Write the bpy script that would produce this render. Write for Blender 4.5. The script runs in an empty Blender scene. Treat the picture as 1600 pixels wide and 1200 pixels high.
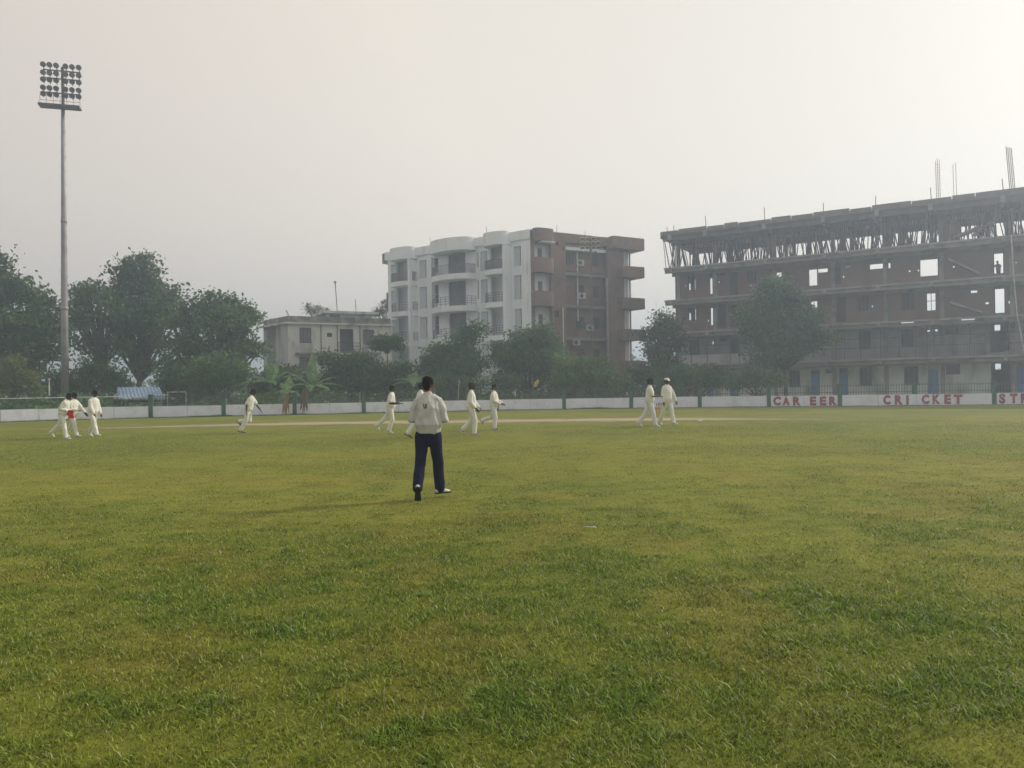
import bpy, bmesh, math, random
import numpy as np
from mathutils import Vector, Matrix, noise as mnoise

random.seed(7)
R = math.radians
SC = bpy.context.scene
COL = SC.collection

# ------------------------------------------------------------------ camera, sky, sun, exposure
EYE, FPX, HX, HY, ROLL = 1.55, 1200.0, 800.0, 607.0, R(0.9)
cam_d = bpy.data.cameras.new('camera'); cam = bpy.data.objects.new('camera', cam_d); COL.objects.link(cam)
cam_d.sensor_width = 36.0; cam_d.lens = 36.0 * FPX / 1600.0
cam_d.shift_y = (HY - 600.0) / 1600.0
cam_d.clip_start = 0.05; cam_d.clip_end = 6000
cam.location = (0, 0, EYE)
cam.rotation_euler = (Matrix.Rotation(R(90), 3, 'X') @ Matrix.Rotation(-ROLL, 3, 'Z')).to_euler()
SC.camera = cam

SUN_AZ, SUN_EL = R(62), R(32)          # azimuth measured from +Y towards +X
SUN_DIR = Vector((math.sin(SUN_AZ)*math.cos(SUN_EL), math.cos(SUN_AZ)*math.cos(SUN_EL), math.sin(SUN_EL)))
sun_d = bpy.data.lights.new('sun', 'SUN'); sun_d.energy = 2.8; sun_d.angle = R(2.5); sun_d.color = (1.0, 0.90, 0.74)
sun = bpy.data.objects.new('sun', sun_d); COL.objects.link(sun)
sun.rotation_euler = SUN_DIR.to_track_quat('Z', 'Y').to_euler(); sun.location = SUN_DIR * 200

W = bpy.data.worlds.new("World"); SC.world = W; W.use_nodes = True
nt = W.node_tree; nt.nodes.clear()
def wn(t, **k):
    n = nt.nodes.new(t)
    for a, b in k.items(): setattr(n, a, b)
    return n
wo = wn('ShaderNodeOutputWorld'); mixs = wn('ShaderNodeMixShader'); mixs.inputs[0].default_value = 0.9
sky = wn('ShaderNodeTexSky', sky_type='NISHITA', sun_disc=False, sun_elevation=SUN_EL, sun_rotation=SUN_AZ, dust_density=7.0, air_density=1.6, ozone_density=1.0)
bg1 = wn('ShaderNodeBackground'); bg1.inputs[1].default_value = 0.08
nt.links.new(sky.outputs[0], bg1.inputs[0])
# the smoke-white veil of the morning: brighter towards the sun and towards the horizon
tc = wn('ShaderNodeTexCoord')
dot = wn('ShaderNodeVectorMath', operation='DOT_PRODUCT'); dot.inputs[1].default_value = SUN_DIR
nt.links.new(tc.outputs['Generated'], dot.inputs[0])
r1 = wn('ShaderNodeValToRGB'); mr = wn('ShaderNodeMapRange'); mr.inputs[1].default_value = -1; mr.inputs[2].default_value = 1
nt.links.new(dot.outputs['Value'], mr.inputs[0]); nt.links.new(mr.outputs[0], r1.inputs[0])
cr = r1.color_ramp; cr.elements[0].position = 0.0; cr.elements[0].color = (.52, .46, .41, 1)
cr.elements[1].position = 1.0; cr.elements[1].color = (.76, .71, .62, 1)
e = cr.elements.new(.50); e.color = (.67, .595, .525, 1)
e = cr.elements.new(.74); e.color = (.835, .755, .645, 1)
e = cr.elements.new(.93); e.color = (.79, .735, .64, 1)
sep = wn('ShaderNodeSeparateXYZ'); nt.links.new(tc.outputs['Generated'], sep.inputs[0])
mr2 = wn('ShaderNodeMapRange'); mr2.inputs[1].default_value = 0.0; mr2.inputs[2].default_value = .6; mr2.inputs[3].default_value = 1.13; mr2.inputs[4].default_value = .93
nt.links.new(sep.outputs['Z'], mr2.inputs[0])
bg2 = wn('ShaderNodeBackground'); nt.links.new(r1.outputs[0], bg2.inputs[0]); nt.links.new(mr2.outputs[0], bg2.inputs[1])
nt.links.new(bg1.outputs[0], mixs.inputs[1]); nt.links.new(bg2.outputs[0], mixs.inputs[2]); nt.links.new(mixs.outputs[0], wo.inputs[0])

SC.view_settings.view_transform = 'Standard'; SC.view_settings.look = 'None'
SC.view_settings.exposure = 0.25; SC.view_settings.gamma = 1.0; SC.view_settings.use_curve_mapping = False
SC.render.engine = 'CYCLES'
cy = SC.cycles
cy.use_denoising = True
try: cy.denoiser = 'OPENIMAGEDENOISE'
except Exception: pass
cy.max_bounces = 6; cy.diffuse_bounces = 3; cy.glossy_bounces = 2; cy.transmission_bounces = 3; cy.transparent_max_bounces = 8; cy.volume_bounces = 1
cy.sample_clamp_indirect = 6

# ------------------------------------------------------------------ pixel <-> place
CR_, SR_ = math.cos(ROLL), math.sin(ROLL)
def ray(px, py):
    dx, dy = px - HX, HY - py
    return ((dx*CR_ + dy*SR_) / FPX, (-dx*SR_ + dy*CR_) / FPX)
def at(px, py, Y):
    x, z = ray(px, py); return Vector((x*Y, Y, EYE + z*Y))
def onground(px, py, z=0.0):
    x, zz = ray(px, py); Y = (z - EYE) / zz; return Vector((x*Y, Y, z))
def hor(px): return HY - (px - HX) * math.tan(ROLL)
def gx(px, Y): return at(px, hor(px), Y).x

# ------------------------------------------------------------------ mesh helpers
class MB:
    def __init__(s): s.v = []; s.f = []; s.mi = []
    def add(s, vs, fs, mi=0):
        o = len(s.v); s.v += [tuple(p) for p in vs]
        for f in fs: s.f.append(tuple(i+o for i in f)); s.mi.append(mi)
    def hexa(s, p, mi=0):       # p: 4 bottom ring, 4 top ring
        s.add(p, [(3,2,1,0), (4,5,6,7), (0,1,5,4), (1,2,6,5), (2,3,7,6), (3,0,4,7)], mi)
    def box(s, c, d, mi=0, rz=0):
        x, y, z = c; a, b, h = d[0]/2, d[1]/2, d[2]/2; cs, sn = math.cos(rz), math.sin(rz)
        P = [(x+cs*u-sn*w, y+sn*u+cs*w, z+k) for k in (-h, h) for u, w in ((-a,-b),(a,-b),(a,b),(-a,b))]
        s.hexa(P, mi)
    def prism(s, poly, z0, z1, mi=0):
        n = len(poly)
        s.add([(x,y,z0) for x,y in poly] + [(x,y,z1) for x,y in poly],
              [tuple(range(n-1,-1,-1)), tuple(range(n,2*n))] + [(i,(i+1)%n,n+(i+1)%n,n+i) for i in range(n)], mi)
    def tube(s, pts, rad, n=8, mi=0, ref=(0,1,0), caps='flat'):
        pts = [Vector(p) for p in pts]
        if not isinstance(rad, (list, tuple)): rad = [rad]*len(pts)
        rad = [r if isinstance(r, tuple) else (r, r) for r in rad]
        ring_c, ring_r, ring_t = [], [], []
        m = len(pts)
        for i in range(m):
            t = (pts[min(i+1,m-1)] - pts[max(i-1,0)])
            t = t.normalized() if t.length > 1e-9 else Vector((0,0,1))
            ring_c.append(pts[i]); ring_r.append(rad[i]); ring_t.append(t)
        if caps == 'round':
            c0, r0, t0 = ring_c[0], ring_r[0], ring_t[0]; c1, r1, t1 = ring_c[-1], ring_r[-1], ring_t[-1]
            pre, post = [], []
            for a in (72, 45, 20):
                k = math.cos(R(a)); h = math.sin(R(a))
                pre.append((c0 - t0*min(r0)*h, (r0[0]*k, r0[1]*k), t0))
            for a in (20, 45, 72):
                k = math.cos(R(a)); h = math.sin(R(a))
                post.append((c1 + t1*min(r1)*h, (r1[0]*k, r1[1]*k), t1))
            ring_c = [p[0] for p in pre] + ring_c + [p[0] for p in post]
            ring_r = [p[1] for p in pre] + ring_r + [p[1] for p in post]
            ring_t = [p[2] for p in pre] + ring_t + [p[2] for p in post]
        V, F = [], []
        for c, r, t in zip(ring_c, ring_r, ring_t):
            rf = Vector(ref)
            if abs(t.dot(rf)) > .95: rf = Vector((1,0,0)) if abs(t.x) < .9 else Vector((0,0,1))
            a = (rf - t*rf.dot(t)).normalized(); b = t.cross(a)
            for k in range(n):
                w = 2*math.pi*k/n; V.append(c + a*(r[0]*math.cos(w)) + b*(r[1]*math.sin(w)))
        L = len(ring_c)
        for i in range(L-1):
            for k in range(n):
                F.append((i*n+k, i*n+(k+1)%n, (i+1)*n+(k+1)%n, (i+1)*n+k))
        F.append(tuple(range(n-1,-1,-1))); F.append(tuple((L-1)*n+k for k in range(n)))
        s.add(V, F, mi)
    def mesh(s, name):
        me = bpy.data.meshes.new(name); me.from_pydata(s.v, [], s.f)
        if any(s.mi): me.polygons.foreach_set('material_index', s.mi)
        me.update(); return me
    def build(s, name, mats, parent=None, smooth=False):
        return link(s.mesh(name), name, mats, parent, smooth)
def link(me, name, mats, parent=None, smooth=False):
    if not isinstance(mats, (list, tuple)): mats = [mats]
    for m in mats: me.materials.append(m)
    if smooth: me.polygons.foreach_set('use_smooth', [True]*len(me.polygons))
    o = bpy.data.objects.new(name, me); COL.objects.link(o)
    if parent is not None: o.parent = parent
    return o
def empty(name, loc=(0,0,0), rz=0):
    o = bpy.data.objects.new(name, None); COL.objects.link(o); o.location = loc; o.rotation_euler = (0,0,rz); o.empty_display_size = .3; return o
def tag(o, label=None, cat=None, group=None, kind=None):
    if label: o['label'] = label
    if cat: o['category'] = cat
    if group: o['group'] = group
    if kind: o['kind'] = kind
    return o
def np_mesh(name, verts, nper, loops_per=None, faces=None):
    """verts (N,nper,3) -> mesh with one polygon per row (or several given by 'faces')"""
    N = verts.shape[0]; me = bpy.data.meshes.new(name)
    me.vertices.add(N*nper); me.vertices.foreach_set('co', verts.reshape(-1).astype(np.float32))
    if faces is None: faces = [tuple(range(nper))]
    lens = [len(f) for f in faces]; flat = np.concatenate([np.array(f) for f in faces])
    loops = (np.arange(N)[:,None]*nper + flat[None,:]).reshape(-1)
    tot = np.tile(np.array(lens), N); start = np.concatenate([[0], np.cumsum(tot)[:-1]])
    me.loops.add(len(loops)); me.loops.foreach_set('vertex_index', loops.astype(np.int32))
    me.polygons.add(len(tot)); me.polygons.foreach_set('loop_start', start.astype(np.int32)); me.polygons.foreach_set('loop_total', tot.astype(np.int32))
    me.update(calc_edges=True); return me
def copy_tree(o, parent=None):
    c = o.copy(); COL.objects.link(c)
    if parent is not None: c.parent = parent
    for ch in list(o.children): copy_tree(ch, c)
    return c

# ------------------------------------------------------------------ materials
def new_mat(name):
    m = bpy.data.materials.new(name); m.use_nodes = True; t = m.node_tree; t.nodes.clear()
    o = t.nodes.new('ShaderNodeOutputMaterial'); b = t.nodes.new('ShaderNodeBsdfPrincipled'); t.links.new(b.outputs[0], o.inputs[0])
    return m, t, b, o
def c4(c): return (c[0], c[1], c[2], 1)
def mat(name, c, rough=.8, c2=None, scale=1.5, c3=None, scale3=.35, bump=0, metallic=0, spec=.3, island=0, streak=None, lo=.38, hi=.62):
    """base colour with a two-scale mottling of wear / dirt"""
    m, t, b, o = new_mat(name); N = t.nodes; Lk = t.links
    b.inputs['Roughness'].default_value = rough; b.inputs['Metallic'].default_value = metallic; b.inputs['Specular IOR Level'].default_value = spec
    geo = N.new('ShaderNodeNewGeometry')
    src = geo.outputs['Position']
    if streak:
        mp = N.new('ShaderNodeMapping'); mp.inputs['Scale'].default_value = streak; Lk.new(src, mp.inputs[0]); src = mp.outputs[0]
    cur = None
    def mix(a, bcol, sc, lo, hi, det):
        n = N.new('ShaderNodeTexNoise'); n.inputs['Scale'].default_value = sc; n.inputs['Detail'].default_value = det; Lk.new(src, n.inputs['Vector'])
        r = N.new('ShaderNodeMapRange'); r.inputs[1].default_value = lo; r.inputs[2].default_value = hi; Lk.new(n.outputs['Fac'], r.inputs[0])
        mx = N.new('ShaderNodeMix'); mx.data_type = 'RGBA'
        if isinstance(a, tuple): mx.inputs[6].default_value = a
        else: Lk.new(a, mx.inputs[6])
        mx.inputs[7].default_value = bcol; Lk.new(r.outputs[0], mx.inputs[0]); return mx.outputs[2], n
    cur = c4(c)
    nn = None
    if c2: cur, nn = mix(cur, c4(c2), scale, lo, hi, 6)
    if c3: cur, nn = mix(cur, c4(c3), scale3, .5, .72, 8)
    if island:
        hs = N.new('ShaderNodeHueSaturation'); r = N.new('ShaderNodeMapRange'); r.inputs[3].default_value = 1-island; r.inputs[4].default_value = 1+island
        Lk.new(geo.outputs['Random Per Island'], r.inputs[0]); Lk.new(r.outputs[0], hs.inputs['Value'])
        if isinstance(cur, tuple): hs.inputs['Color'].default_value = cur
        else: Lk.new(cur, hs.inputs['Color'])
        cur = hs.outputs[0]
    if isinstance(cur, tuple): b.inputs['Base Color'].default_value = cur
    else: Lk.new(cur, b.inputs['Base Color'])
    if bump:
        n2 = N.new('ShaderNodeTexNoise'); n2.inputs['Scale'].default_value = scale*6; n2.inputs['Detail'].default_value = 5; Lk.new(geo.outputs['Position'], n2.inputs['Vector'])
        bp = N.new('ShaderNodeBump'); bp.inputs['Strength'].default_value = bump; bp.inputs['Distance'].default_value = .05; Lk.new(n2.outputs['Fac'], bp.inputs['Height']); Lk.new(bp.outputs[0], b.inputs['Normal'])
    return m
def brick_mat(name, c1, c2, mortar, ang, stain, bw=.23, bh=.085):
    m, t, b, o = new_mat(name); N = t.nodes; Lk = t.links
    b.inputs['Roughness'].default_value = .92; b.inputs['Specular IOR Level'].default_value = .15
    geo = N.new('ShaderNodeNewGeometry'); mp = N.new('ShaderNodeMapping'); mp.inputs['Rotation'].default_value = (0,0,-ang); Lk.new(geo.outputs['Position'], mp.inputs[0])
    sx = N.new('ShaderNodeSeparateXYZ'); Lk.new(mp.outputs[0], sx.inputs[0]); cx = N.new('ShaderNodeCombineXYZ')
    ad = N.new('ShaderNodeMath'); ad.operation = 'ADD'; Lk.new(sx.outputs[0], ad.inputs[0]); Lk.new(sx.outputs[1], ad.inputs[1])
    Lk.new(ad.outputs[0], cx.inputs[0]); Lk.new(sx.outputs[2], cx.inputs[1])
    br = N.new('ShaderNodeTexBrick'); br.inputs['Color1'].default_value = c4(c1); br.inputs['Color2'].default_value = c4(c2); br.inputs['Mortar'].default_value = c4(mortar)
    br.inputs['Scale'].default_value = 1; br.inputs['Brick Width'].default_value = bw; br.inputs['Row Height'].default_value = bh; br.inputs['Mortar Size'].default_value = .012
    Lk.new(cx.outputs[0], br.inputs['Vector'])
    n = N.new('ShaderNodeTexNoise'); n.inputs['Scale'].default_value = .55; n.inputs['Detail'].default_value = 8; n.inputs['Roughness'].default_value = .65; Lk.new(geo.outputs['Position'], n.inputs['Vector'])
    r = N.new('ShaderNodeMapRange'); r.inputs[1].default_value = .45; r.inputs[2].default_value = .7; Lk.new(n.outputs['Fac'], r.inputs[0])
    mx = N.new('ShaderNodeMix'); mx.data_type = 'RGBA'; Lk.new(r.outputs[0], mx.inputs[0]); Lk.new(br.outputs[0], mx.inputs[6]); mx.inputs[7].default_value = c4(stain)
    Lk.new(mx.outputs[2], b.inputs['Base Color']); return m
def leaf_mat(name, c, c2, trans=.3, var=.35):
    m, t, b, o = new_mat(name); N = t.nodes; Lk = t.links; N.remove(b)
    geo = N.new('ShaderNodeNewGeometry'); mx = N.new('ShaderNodeMix'); mx.data_type = 'RGBA'; mx.inputs[6].default_value = c4(c); mx.inputs[7].default_value = c4(c2)
    n = N.new('ShaderNodeTexNoise'); n.inputs['Scale'].default_value = .45; n.inputs['Detail'].default_value = 3; Lk.new(geo.outputs['Position'], n.inputs['Vector'])
    r0 = N.new('ShaderNodeMapRange'); r0.inputs[1].default_value = .35; r0.inputs[2].default_value = .65; Lk.new(n.outputs['Fac'], r0.inputs[0]); Lk.new(r0.outputs[0], mx.inputs[0])
    hs = N.new('ShaderNodeHueSaturation'); r = N.new('ShaderNodeMapRange'); r.inputs[3].default_value = 1-var; r.inputs[4].default_value = 1+var
    Lk.new(geo.outputs['Random Per Island'], r.inputs[0]); Lk.new(r.outputs[0], hs.inputs['Value']); Lk.new(mx.outputs[2], hs.inputs['Color'])
    d = N.new('ShaderNodeBsdfPrincipled'); d.inputs['Roughness'].default_value = .6; d.inputs['Specular IOR Level'].default_value = .25
    tr = N.new('ShaderNodeBsdfTranslucent'); Lk.new(hs.outputs[0], d.inputs['Base Color']); Lk.new(hs.outputs[0], tr.inputs['Color'])
    ms = N.new('ShaderNodeMixShader'); ms.inputs[0].default_value = trans; Lk.new(d.outputs[0], ms.inputs[1]); Lk.new(tr.outputs[0], ms.inputs[2]); Lk.new(ms.outputs[0], o.inputs[0])
    return m

M = {}
M['wall'] = mat('boundary_paint', (.80,.82,.94), .85, (.75,.77,.89), 1.0, (.66,.65,.71), 1.6, bump=.1)  # lavender paint, blued further so the colour carries sky-lit shade
M['green_post'] = mat('green_post_paint', (.055,.14,.10), .7, (.04,.09,.07), 3)
M['iron'] = mat('painted_iron', (.07,.10,.10), .6, (.11,.09,.07), 5)
M['rail_white'] = mat('pale_pipe', (.6,.6,.6), .5, (.4,.4,.38), 3)
M['red_paint'] = mat('red_lettering', (.36,.045,.06), .8, (.26,.04,.06), 4, (.45,.25,.25), 5)
M['galv'] = mat('galvanised_steel', (.34,.33,.35), .55, (.25,.24,.26), 1.2, metallic=.3)
M['dark_steel'] = mat('dark_steel', (.06,.06,.07), .5, (.09,.08,.08), 4)
M['lens'] = mat('lamp_lens', (.10,.10,.085), .25, (.06,.06,.055), 4, spec=.5)
M['lamp_pale'] = mat('pale_lamp', (.55,.55,.5), .5)
M['plaster_white'] = mat('white_plaster', (.84,.88,.91), .9, (.79,.84,.88), .5, (.66,.70,.73), .9, streak=(1,1,.35))  # white tinted bluish in the colour, standing in for sky-lit shade
M['plaster_grey'] = mat('grey_plaster', (.56,.61,.66), .9, (.50,.55,.60), .6)  # greyer plaster for recess panels and window frames
M['glass'] = mat('dark_window', (.035,.04,.045), .25, (.06,.065,.07), 1.5, spec=.5)
M['dark_room'] = mat('shutter_dark', (.06,.058,.06), .9, (.09,.085,.085), 2)
M['curtain'] = mat('grey_shutter', (.17,.165,.18), .85, (.13,.13,.14), 1.1)
M['steel_rail'] = mat('balcony_rail', (.20,.21,.22), .5, (.14,.14,.14), 3)
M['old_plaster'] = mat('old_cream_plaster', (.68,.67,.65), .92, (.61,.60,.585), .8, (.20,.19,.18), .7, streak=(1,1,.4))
M['old_plaster_shaded'] = mat('shaded_old_plaster', (.50,.53,.58), .92, (.44,.47,.51), .7, (.2,.2,.2), .8, streak=(1,1,.3))  # cream plaster darkened and blued: the side wall's shade is in the colour
M['parapet_black'] = mat('weathered_parapet', (.24,.235,.23), .95, (.12,.12,.12), 1.6, (.36,.35,.33), 1.0)
M['concrete'] = mat('raw_concrete', (.36,.355,.36), .9, (.30,.295,.30), .8, (.17,.165,.16), 1.2, bump=.1)
M['formwork'] = mat('formwork_board', (.20,.18,.165), .9, (.15,.135,.12), 1.5)
M['bamboo'] = mat('bamboo', (.16,.13,.09), .8, (.11,.09,.06), 1.3)
M['green_plaster'] = mat('pale_green_plaster', (.74,.79,.73), .9, (.66,.71,.66), .7, (.28,.30,.28), .8, streak=(1,1,.4))
M['grey_wall'] = mat('grey_wash_plaster', (.40,.42,.44), .9, (.34,.355,.37), .7, (.2,.2,.2), .9, streak=(1,1,.4))
M['blue_door'] = mat('blue_door_paint', (.10,.25,.52), .6, (.09,.21,.42), 1.5)
M['rust'] = mat('rusty_rebar', (.17,.12,.09), .8, (.12,.09,.07), 2)
M['blue_sheet'] = mat('blue_roof_sheet', (.30,.42,.58), .5, (.24,.35,.50), 1.2, metallic=.1)
M['bark'] = mat('tree_bark', (.085,.07,.055), .95, (.05,.042,.035), 2.5)
M['bark_pale'] = mat('pale_stem', (.20,.19,.13), .9, (.12,.12,.08), 3)
M['leaf_dark'] = leaf_mat('leaf_dark', (.036,.095,.034), (.085,.17,.05))
M['leaf_layer'] = leaf_mat('leaf_layered', (.05,.12,.04), (.13,.225,.07))
M['leaf_deep'] = leaf_mat('leaf_deep', (.042,.105,.044), (.09,.175,.058))
M['leaf_mid'] = leaf_mat('leaf_mid', (.07,.15,.042), (.13,.23,.055))
M['leaf_light'] = leaf_mat('leaf_light', (.12,.165,.045), (.18,.215,.06))
M['leaf_blue'] = leaf_mat('leaf_bluish', (.052,.125,.058), (.10,.195,.07))
M['banana'] = leaf_mat('banana_leaf', (.16,.28,.12), (.21,.34,.14), .55, .25)
M['dry_leaf'] = leaf_mat('dry_leaf', (.30,.20,.07), (.20,.14,.06), .2, .25)
M['dry_brown'] = leaf_mat('dry_brown_leaf', (.11,.085,.055), (.16,.12,.07), .2, .25)
M['twig'] = mat('bare_twig', (.16,.13,.10), .9)
M['ac'] = mat('ac_casing', (.62,.62,.6), .6, (.5,.5,.48), 3)
M['whites'] = mat('cream_cricket_cloth', (.74,.74,.68), .9, (.68,.68,.62), 6, spec=.1)
M['whites_cool'] = mat('white_cricket_cloth', (.72,.73,.74), .9, (.66,.67,.68), 6, spec=.1)
M['umpire_shirt'] = mat('umpire_shirt_cloth', (.54,.54,.525), .9, (.47,.47,.46), 8, spec=.1)
M['navy'] = mat('navy_trouser_cloth', (.007,.008,.030), .85, (.011,.012,.042), 5, spec=.15)
M['skin'] = mat('brown_skin', (.17,.085,.05), .55, (.14,.07,.04), 9)
M['skin_dark'] = mat('dark_brown_skin', (.075,.04,.028), .55, (.06,.032,.022), 9)
M['hair'] = mat('black_hair', (.008,.007,.007), .85, (.013,.011,.010), 20, spec=.08)
M['shoe'] = mat('white_shoe', (.62,.62,.58), .6, (.5,.5,.47), 9)
M['shoe_grey'] = mat('grey_shoe', (.25,.25,.26), .6, (.18,.18,.19), 9)
M['sole'] = mat('black_sole', (.015,.015,.017), .7)
M['cap_white'] = mat('white_cap_cloth', (.75,.75,.73), .8)
M['cap_dark'] = mat('dark_cap_cloth', (.018,.022,.022), .8)
M['red_cloth'] = mat('red_cloth', (.72,.045,.05), .75, (.6,.03,.04), 8)
M['red_leather'] = mat('red_leather', (.30,.03,.04), .4)
M['black_pad'] = mat('black_cloth', (.015,.016,.018), .8)
M['orange'] = mat('orange_stump', (.62,.24,.035), .6, (.5,.16,.03), 9)
M['stump_top'] = mat('stump_top', (.10,.03,.04), .6)
M['white_item'] = mat('white_item', (.65,.66,.72), .7)
M['yellow'] = mat('yellow_cloth', (.55,.47,.06), .8)
M['tarp'] = mat('dark_tarpaulin', (.05,.055,.08), .7, (.08,.085,.11), 3)
m_, t_, b_, o_ = new_mat('tube_lamp'); b_.inputs['Base Color'].default_value = (.8,.8,.8,1); b_.inputs['Emission Color'].default_value = (1,1,1,1); b_.inputs['Emission Strength'].default_value = .55; M['tube_lamp'] = m_

# ------------------------------------------------------------------ ground and grass
def _hash(ix, iy, seed):
    h = (ix.astype(np.int64)*374761393 + iy.astype(np.int64)*668265263 + seed*974634777) & 0xffffffff
    h = ((h ^ (h >> 13)) * 1274126177) & 0xffffffff
    return ((h ^ (h >> 16)) & 0xffff) / 65535.0
def vnoise(x, y, seed):
    ix, iy = np.floor(x), np.floor(y); fx, fy = x-ix, y-iy; fx = fx*fx*(3-2*fx); fy = fy*fy*(3-2*fy)
    a, b = _hash(ix, iy, seed), _hash(ix+1, iy, seed); c, d = _hash(ix, iy+1, seed), _hash(ix+1, iy+1, seed)
    return (a*(1-fx)+b*fx)*(1-fy) + (c*(1-fx)+d*fx)*fy
def fbm(x, y, s, seed, o=3):
    t, amp, tot = 0, 1, 0
    for k in range(o):
        t = t + amp*vnoise(x/s, y/s, seed+k*17); tot += amp; amp *= .55; s *= .5
    return t/tot
def sstep(a, b, x): t = np.clip((x-a)/(b-a), 0, 1); return t*t*(3-2*t)
def lush(x, y):       # 0 dry mown turf ... 1 lush green tufts
    near = 1 - sstep(3.0, 14, y + .12*x)
    tuft = sstep(.46, .72, fbm(x, y, .55, 3, 4)); small = sstep(.40, .66, fbm(x, y, .17, 9, 3)); mid = sstep(.36, .66, fbm(x, y, 2.6, 21, 4))
    far = 1 - sstep(7, 24, y)
    return np.clip(.18 + .36*near + .24*(tuft-.32)*(.35+.65*far) + .24*(small-.45)*(.3+.7*far) + .20*(mid-.42), 0, 1)
def bare(x, y):       # brownish thin turf
    b = sstep(.48, .74, fbm(x+31, y+7, .9, 41, 5)) * (1 - .6*sstep(8, 22, y))
    spot = np.exp(-(((x-9.5)/.55)**2 + ((y-21.3)/.22)**2)) * 1.1
    return np.clip(b*.40*(1-.6*lush(x, y)) + spot, 0, 1)

def turf_shader(name, blades):
    m, t, b, o = new_mat(name); N = t.nodes; Lk = t.links
    b.inputs['Roughness'].default_value = .85; b.inputs['Specular IOR Level'].default_value = .12
    a1 = N.new('ShaderNodeAttribute'); a1.attribute_name = 'lush'; a2 = N.new('ShaderNodeAttribute'); a2.attribute_name = 'bare'
    geo = N.new('ShaderNodeNewGeometry')
    def mixc(f, c, d):
        mx = N.new('ShaderNodeMix'); mx.data_type = 'RGBA'
        for sock, v in ((0,f),(6,c),(7,d)):
            if isinstance(v, (tuple, float)): mx.inputs[sock].default_value = v
            else: Lk.new(v, mx.inputs[sock])
        return mx.outputs[2]
    def noise(sc, det, lo, hi, st=None):
        n = N.new('ShaderNodeTexNoise'); n.inputs['Scale'].default_value = sc; n.inputs['Detail'].default_value = det
        if st:
            mp = N.new('ShaderNodeMapping'); mp.inputs['Scale'].default_value = st; Lk.new(geo.outputs['Position'], mp.inputs[0]); Lk.new(mp.outputs[0], n.inputs['Vector'])
        else: Lk.new(geo.outputs['Position'], n.inputs['Vector'])
        r = N.new('ShaderNodeMapRange'); r.inputs[1].default_value = lo; r.inputs[2].default_value = hi; Lk.new(n.outputs['Fac'], r.inputs[0]); return r.outputs[0], n.outputs['Fac']
    dry = mixc(noise(.12, 4, .35, .65)[0], c4(DRY1), c4(DRY2))
    col = mixc(a1.outputs['Fac'], dry, c4(LUSH if blades else SHADED_THATCH))
    col = mixc(a2.outputs['Fac'], col, c4(BARE))
    hs = N.new('ShaderNodeHueSaturation'); Lk.new(col, hs.inputs['Color'])
    if blades:
        r = N.new('ShaderNodeMapRange'); r.inputs[3].default_value = .6; r.inputs[4].default_value = 2.7
        Lk.new(geo.outputs['Random Per Island'], r.inputs[0]); Lk.new(r.outputs[0], hs.inputs['Value'])
        # a few straw-coloured blades
        gt = N.new('ShaderNodeMath'); gt.operation = 'GREATER_THAN'; gt.inputs[1].default_value = .965; Lk.new(geo.outputs['Random Per Island'], gt.inputs[0])
        out = mixc(gt.outputs[0], hs.outputs[0], (.44,.42,.25,1))
        tr = N.new('ShaderNodeBsdfTranslucent'); ms = N.new('ShaderNodeMixShader'); ms.inputs[0].default_value = .4
        Lk.new(out, b.inputs['Base Color']); Lk.new(out, tr.inputs['Color']); Lk.new(b.outputs[0], ms.inputs[1]); Lk.new(tr.outputs[0], ms.inputs[2]); Lk.new(ms.outputs[0], o.inputs[0])
        b.inputs['Roughness'].default_value = .5; b.inputs['Specular IOR Level'].default_value = .3
    else:
        v, raw = noise(26, 5, .25, .75); v2, _ = noise(1.1, 6, .3, .7, (1,.55,1)); v3, _ = noise(3.2, 6, .32, .68, (.28,1.25,1))
        mm = N.new('ShaderNodeMath'); mm.operation = 'MULTIPLY_ADD'; mm.inputs[1].default_value = .30; mm.inputs[2].default_value = .60; Lk.new(v, mm.inputs[0])
        m2 = N.new('ShaderNodeMath'); m2.operation = 'MULTIPLY_ADD'; m2.inputs[1].default_value = .22; Lk.new(v2, m2.inputs[0]); Lk.new(mm.outputs[0], m2.inputs[2])
        m3 = N.new('ShaderNodeMath'); m3.operation = 'MULTIPLY_ADD'; m3.inputs[1].default_value = .26; Lk.new(v3, m3.inputs[0]); Lk.new(m2.outputs[0], m3.inputs[2])
        Lk.new(m3.outputs[0], hs.inputs['Value']); Lk.new(hs.outputs[0], b.inputs['Base Color'])
        bp = N.new('ShaderNodeBump'); bp.inputs['Strength'].default_value = .5; bp.inputs['Distance'].default_value = .04
        _, raw2 = noise(9, 8, 0, 1); Lk.new(raw2, bp.inputs['Height']); Lk.new(bp.outputs[0], b.inputs['Normal'])
    return m
DRY1, DRY2, LUSH, BARE = (.192,.194,.027), (.152,.178,.025), (.078,.146,.019), (.190,.142,.030)
SHADED_THATCH = (.045,.074,.012)  # dark thatch green, deepened so the gaps between blades look shaded
M['turf'] = turf_shader('turf', False); M['blade'] = turf_shader('grass_blade', True)

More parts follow.
